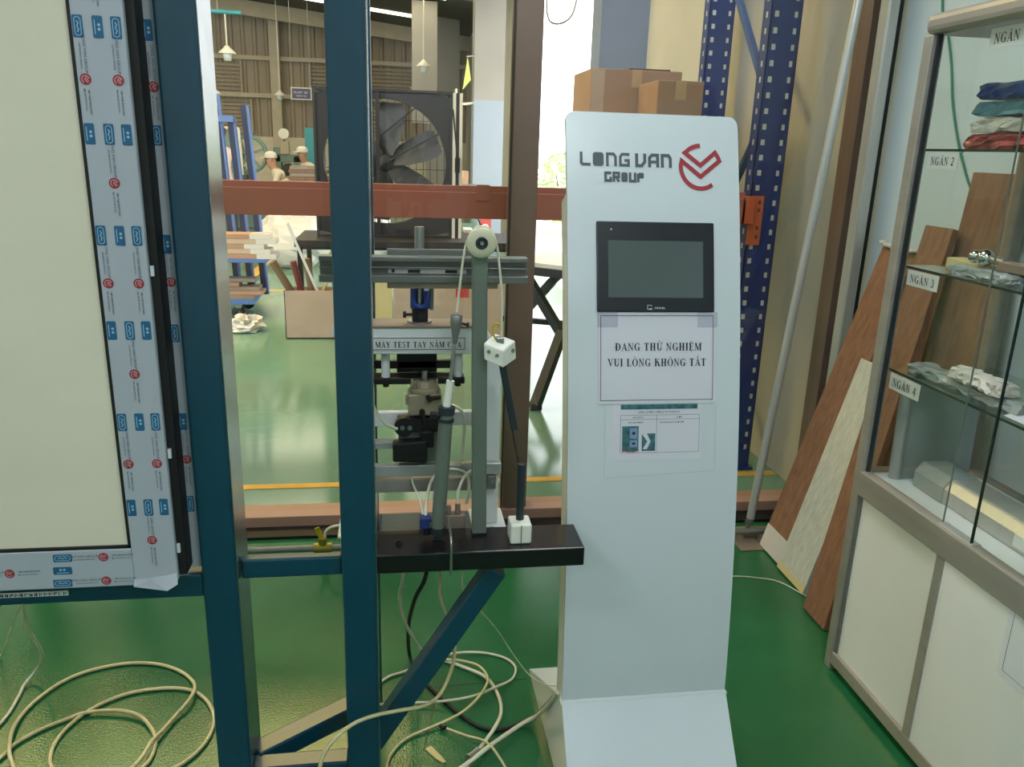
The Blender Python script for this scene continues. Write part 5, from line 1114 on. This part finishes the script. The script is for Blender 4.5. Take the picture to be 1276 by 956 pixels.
# ---------------------------------------------------------------- workers
def person(loc, rz, lean, label, shirt, cap, reach=.45, crouch=0.0):
    # local frame: faces -Y; built with a skin modifier, then frozen into one mesh
    V = []; E_ = []; Rr = []
    def nv(p, r, par=None):
        V.append(p); Rr.append(r); i = len(V)-1
        if par is not None: E_.append((par, i))
        return i
    s, c = math.sin(R(lean)), math.cos(R(lean))
    hz = .90-crouch
    def tor(h, x=0, f=0.0): return (x, -h*s-f*c, hz+h*c-f*s*0)
    pel = nv((0, 0, hz), (.15, .11))
    w1 = nv(tor(.16), (.135, .10), pel); ch_ = nv(tor(.34), (.16, .115), w1); sh_ = nv(tor(.46), (.13, .085), ch_)
    nk = nv(tor(.545), (.052, .055), sh_); 
    hd0 = tor(.545)
    h1 = nv((0, hd0[1]-.03, hd0[2]+.07), (.072, .085), nk); h2 = nv((0, hd0[1]-.045, hd0[2]+.15), (.078, .098), h1); h3 = nv((0, hd0[1]-.04, hd0[2]+.215), (.06, .075), h2)
    for sd in (-1, 1):
        hp = nv((sd*.09, .0, hz-.06), (.095, .10), pel); kn = nv((sd*.10, -.03-crouch*.6, (hz-.06)*.53), (.062, .065), hp); an = nv((sd*.105, .03, .09), (.042, .045), kn)
        ft = nv((sd*.11, -.05, .045), (.042, .035), an); nv((sd*.115, -.15, .032), (.038, .026), ft)
        so = nv(tor(.43, sd*.19), (.062, .065), sh_)
        el = nv((sd*.24, tor(.43)[1]-.10, tor(.43)[2]-.24), (.044, .046), so)
        wr = nv((sd*.17, el and V[el][1]-.22, V[el][2]-.06), (.030, .032), el)
        pm = nv((sd*.165, V[wr][1]-.055, V[wr][2]-.012), (.034, .018), wr); pm2 = nv((sd*.165, V[wr][1]-.095, V[wr][2]-.016), (.034, .016), pm)
        for q_, (dx, ln) in enumerate(((-.026, .060), (-.009, .072), (.009, .068), (.026, .052))):
            f1 = nv((V[pm2][0]+dx, V[pm2][1]-ln*.55, V[pm2][2]-.004), (.0085, .0085), pm2); nv((V[pm2][0]+dx, V[pm2][1]-ln, V[pm2][2]-.024), (.0075, .0075), f1)
        t1 = nv((V[pm][0]-sd*.038, V[pm][1]-.015, V[pm][2]-.006), (.0095, .0095), pm); nv((V[pm][0]-sd*.05, V[pm][1]-.045, V[pm][2]-.014), (.0085, .0085), t1)
    me = bpy.data.meshes.new('person'); me.from_pydata(V, E_, []); o = bpy.data.objects.new('skin_tmp', me); COL.objects.link(o)
    md = o.modifiers.new('s', 'SKIN'); md.use_smooth_shade = True
    for i, r in enumerate(Rr): me.skin_vertices[0].data[i].radius = r; me.skin_vertices[0].data[i].use_root = (i == 0)
    sb = o.modifiers.new('u', 'SUBSURF'); sb.levels = 1; sb.render_levels = 1
    dg = bpy.context.evaluated_depsgraph_get(); dg.update(); m2 = bpy.data.meshes.new_from_object(o.evaluated_get(dg))
    bpy.data.objects.remove(o); bpy.data.meshes.remove(me)
    hc = V[h2]
    for nm in (shirt, 'trousers', 'skin', 'hair'): m2.materials.append(MATS[nm])
    wrists = [Vector(V[i]) for i in range(len(V)) if abs(Rr[i][0]-.030) < 1e-6]
    for p in m2.polygons:
        q = p.center; p.use_smooth = True
        if q.z < .075: p.material_index = 3
        elif q.z < hz+.02 and (q.y > -.22): p.material_index = 1
        else: p.material_index = 0
        if q.z > hd0[2]-.005 and abs(q.x) < .12 and (q-Vector(hd0)).length < .36: p.material_index = 2
        if any((q-w_).length < .14 and q.y < w_.y+.02 for w_ in wrists): p.material_index = 2
    bm = bmesh.new(); bm.from_mesh(m2)      # nose, ears, eyes and mouth grow on the same figure
    def ball(cn, r, sc3, mi):
        g = bmesh.ops.create_uvsphere(bm, u_segments=8, v_segments=6, radius=r)
        for v in g['verts']: v.co = Vector((v.co.x*sc3[0]+cn[0], v.co.y*sc3[1]+cn[1], v.co.z*sc3[2]+cn[2]))
        for f in {f for v in g['verts'] for f in v.link_faces}: f.material_index = mi; f.smooth = True
    ball((0, hc[1]-.102, hc[2]-.012), .018, (.8, 1.1, 1.3), 2)
    for sd in (-1, 1):
        ball((sd*.079, hc[1]+.008, hc[2]-.005), .026, (.4, .8, 1.2), 2); ball((sd*.03, hc[1]-.090, hc[2]+.014), .011, (1.3, .7, .8), 3)
    ball((0, hc[1]-.085, hc[2]-.055), .016, (1.5, .7, .4), 3)
    bm.to_mesh(m2); bm.free()
    root = thing('person', loc, label, 'person'); root.rotation_euler.z = rz
    b = bpy.data.objects.new('body', m2); COL.objects.link(b); b.parent = root
    hm = MB()
    if cap:
        hm.lathe((0, hc[1]+.006, hc[2]+.03), (0, 0, 1), [(0, .104), (.05, .104), (.085, .085), (.105, .04), (.108, 0)], 16)
        hm.hexa([(-.07, hc[1]-.09, hc[2]+.03), (.07, hc[1]-.09, hc[2]+.03), (.05, hc[1]-.175, hc[2]+.02), (-.05, hc[1]-.175, hc[2]+.02), (-.07, hc[1]-.09, hc[2]+.042), (.07, hc[1]-.09, hc[2]+.042), (.05, hc[1]-.175, hc[2]+.028), (-.05, hc[1]-.175, hc[2]+.028)])
        o2 = hm.build('cap', 'lamp_white', None)
    else:
        hm.lathe((0, hc[1]+.012, hc[2]+.0), (0, 0, 1), [(-.04, .085), (.02, .098), (.07, .088), (.10, .05), (.108, 0)], 16)
        o2 = hm.build('hair', 'hair', None)
    o2.parent = root
    return root
person((-1.72, 14.6, 0), R(-82), 36, 'worker in a cream shirt and pale cap leaning over a table, facing left', 'shirt', True, crouch=.28)
person((-2.22, 11.2, 0), R(200), 8, 'dark-haired worker in a pale pink shirt partly hidden by blue posts', 'shirt_pink', False)
person((-1.44, 16.2, 0), R(-50), 34, 'worker in a white cap bending behind the dark board pile', 'shirt', True, crouch=.2)

# ---------------------------------------------------------------- greenery outside the opening
def bush(x, y, h, r, label, seed):
    rn = random.Random(seed)
    t = thing('shrub', (x, y, 0), label, 'shrub', 'shrubs outside the loading opening')
    st = MB()
    for i in range(5): st.cyl((x, y, -.01), (x+rn.uniform(-r, r)*.5, y+rn.uniform(-r, r)*.5, h*.7), .03, .012, n=6)
    st.build('stem', 'bark', t)
    lf = MB()
    for i in range(700):
        a = rn.uniform(0, 6.283); rr_ = r*math.sqrt(rn.random()); zz_ = h*rn.uniform(.15, 1.0); rr_ *= math.sqrt(max(.08, 1-((zz_/h-.5)*1.9)**2))
        p = Vector((x+rr_*math.cos(a), y+rr_*math.sin(a), zz_)); d1 = Vector((rn.uniform(-1, 1), rn.uniform(-1, 1), rn.uniform(-.6, .6))).normalized()*rn.uniform(.06, .12); d2 = d1.orthogonal().normalized()*rn.uniform(.03, .05)
        lf.add([p-d1, p+d2, p+d1, p-d2], [(0, 1, 2, 3)])
    o = lf.build('foliage', 'leaf', t); o['kind'] = 'stuff'
bush(4.6, 17.0, 2.4, 1.1, 'tall pale green shrub glimpsed in the bright opening', 1)
bush(3.2, 15.0, 1.5, .7, 'low shrub at the left of the bright opening', 2)
bush(6.6, 19.6, 2.0, 1.0, 'shrub at the right of the bright opening behind the kiosk edge', 3)
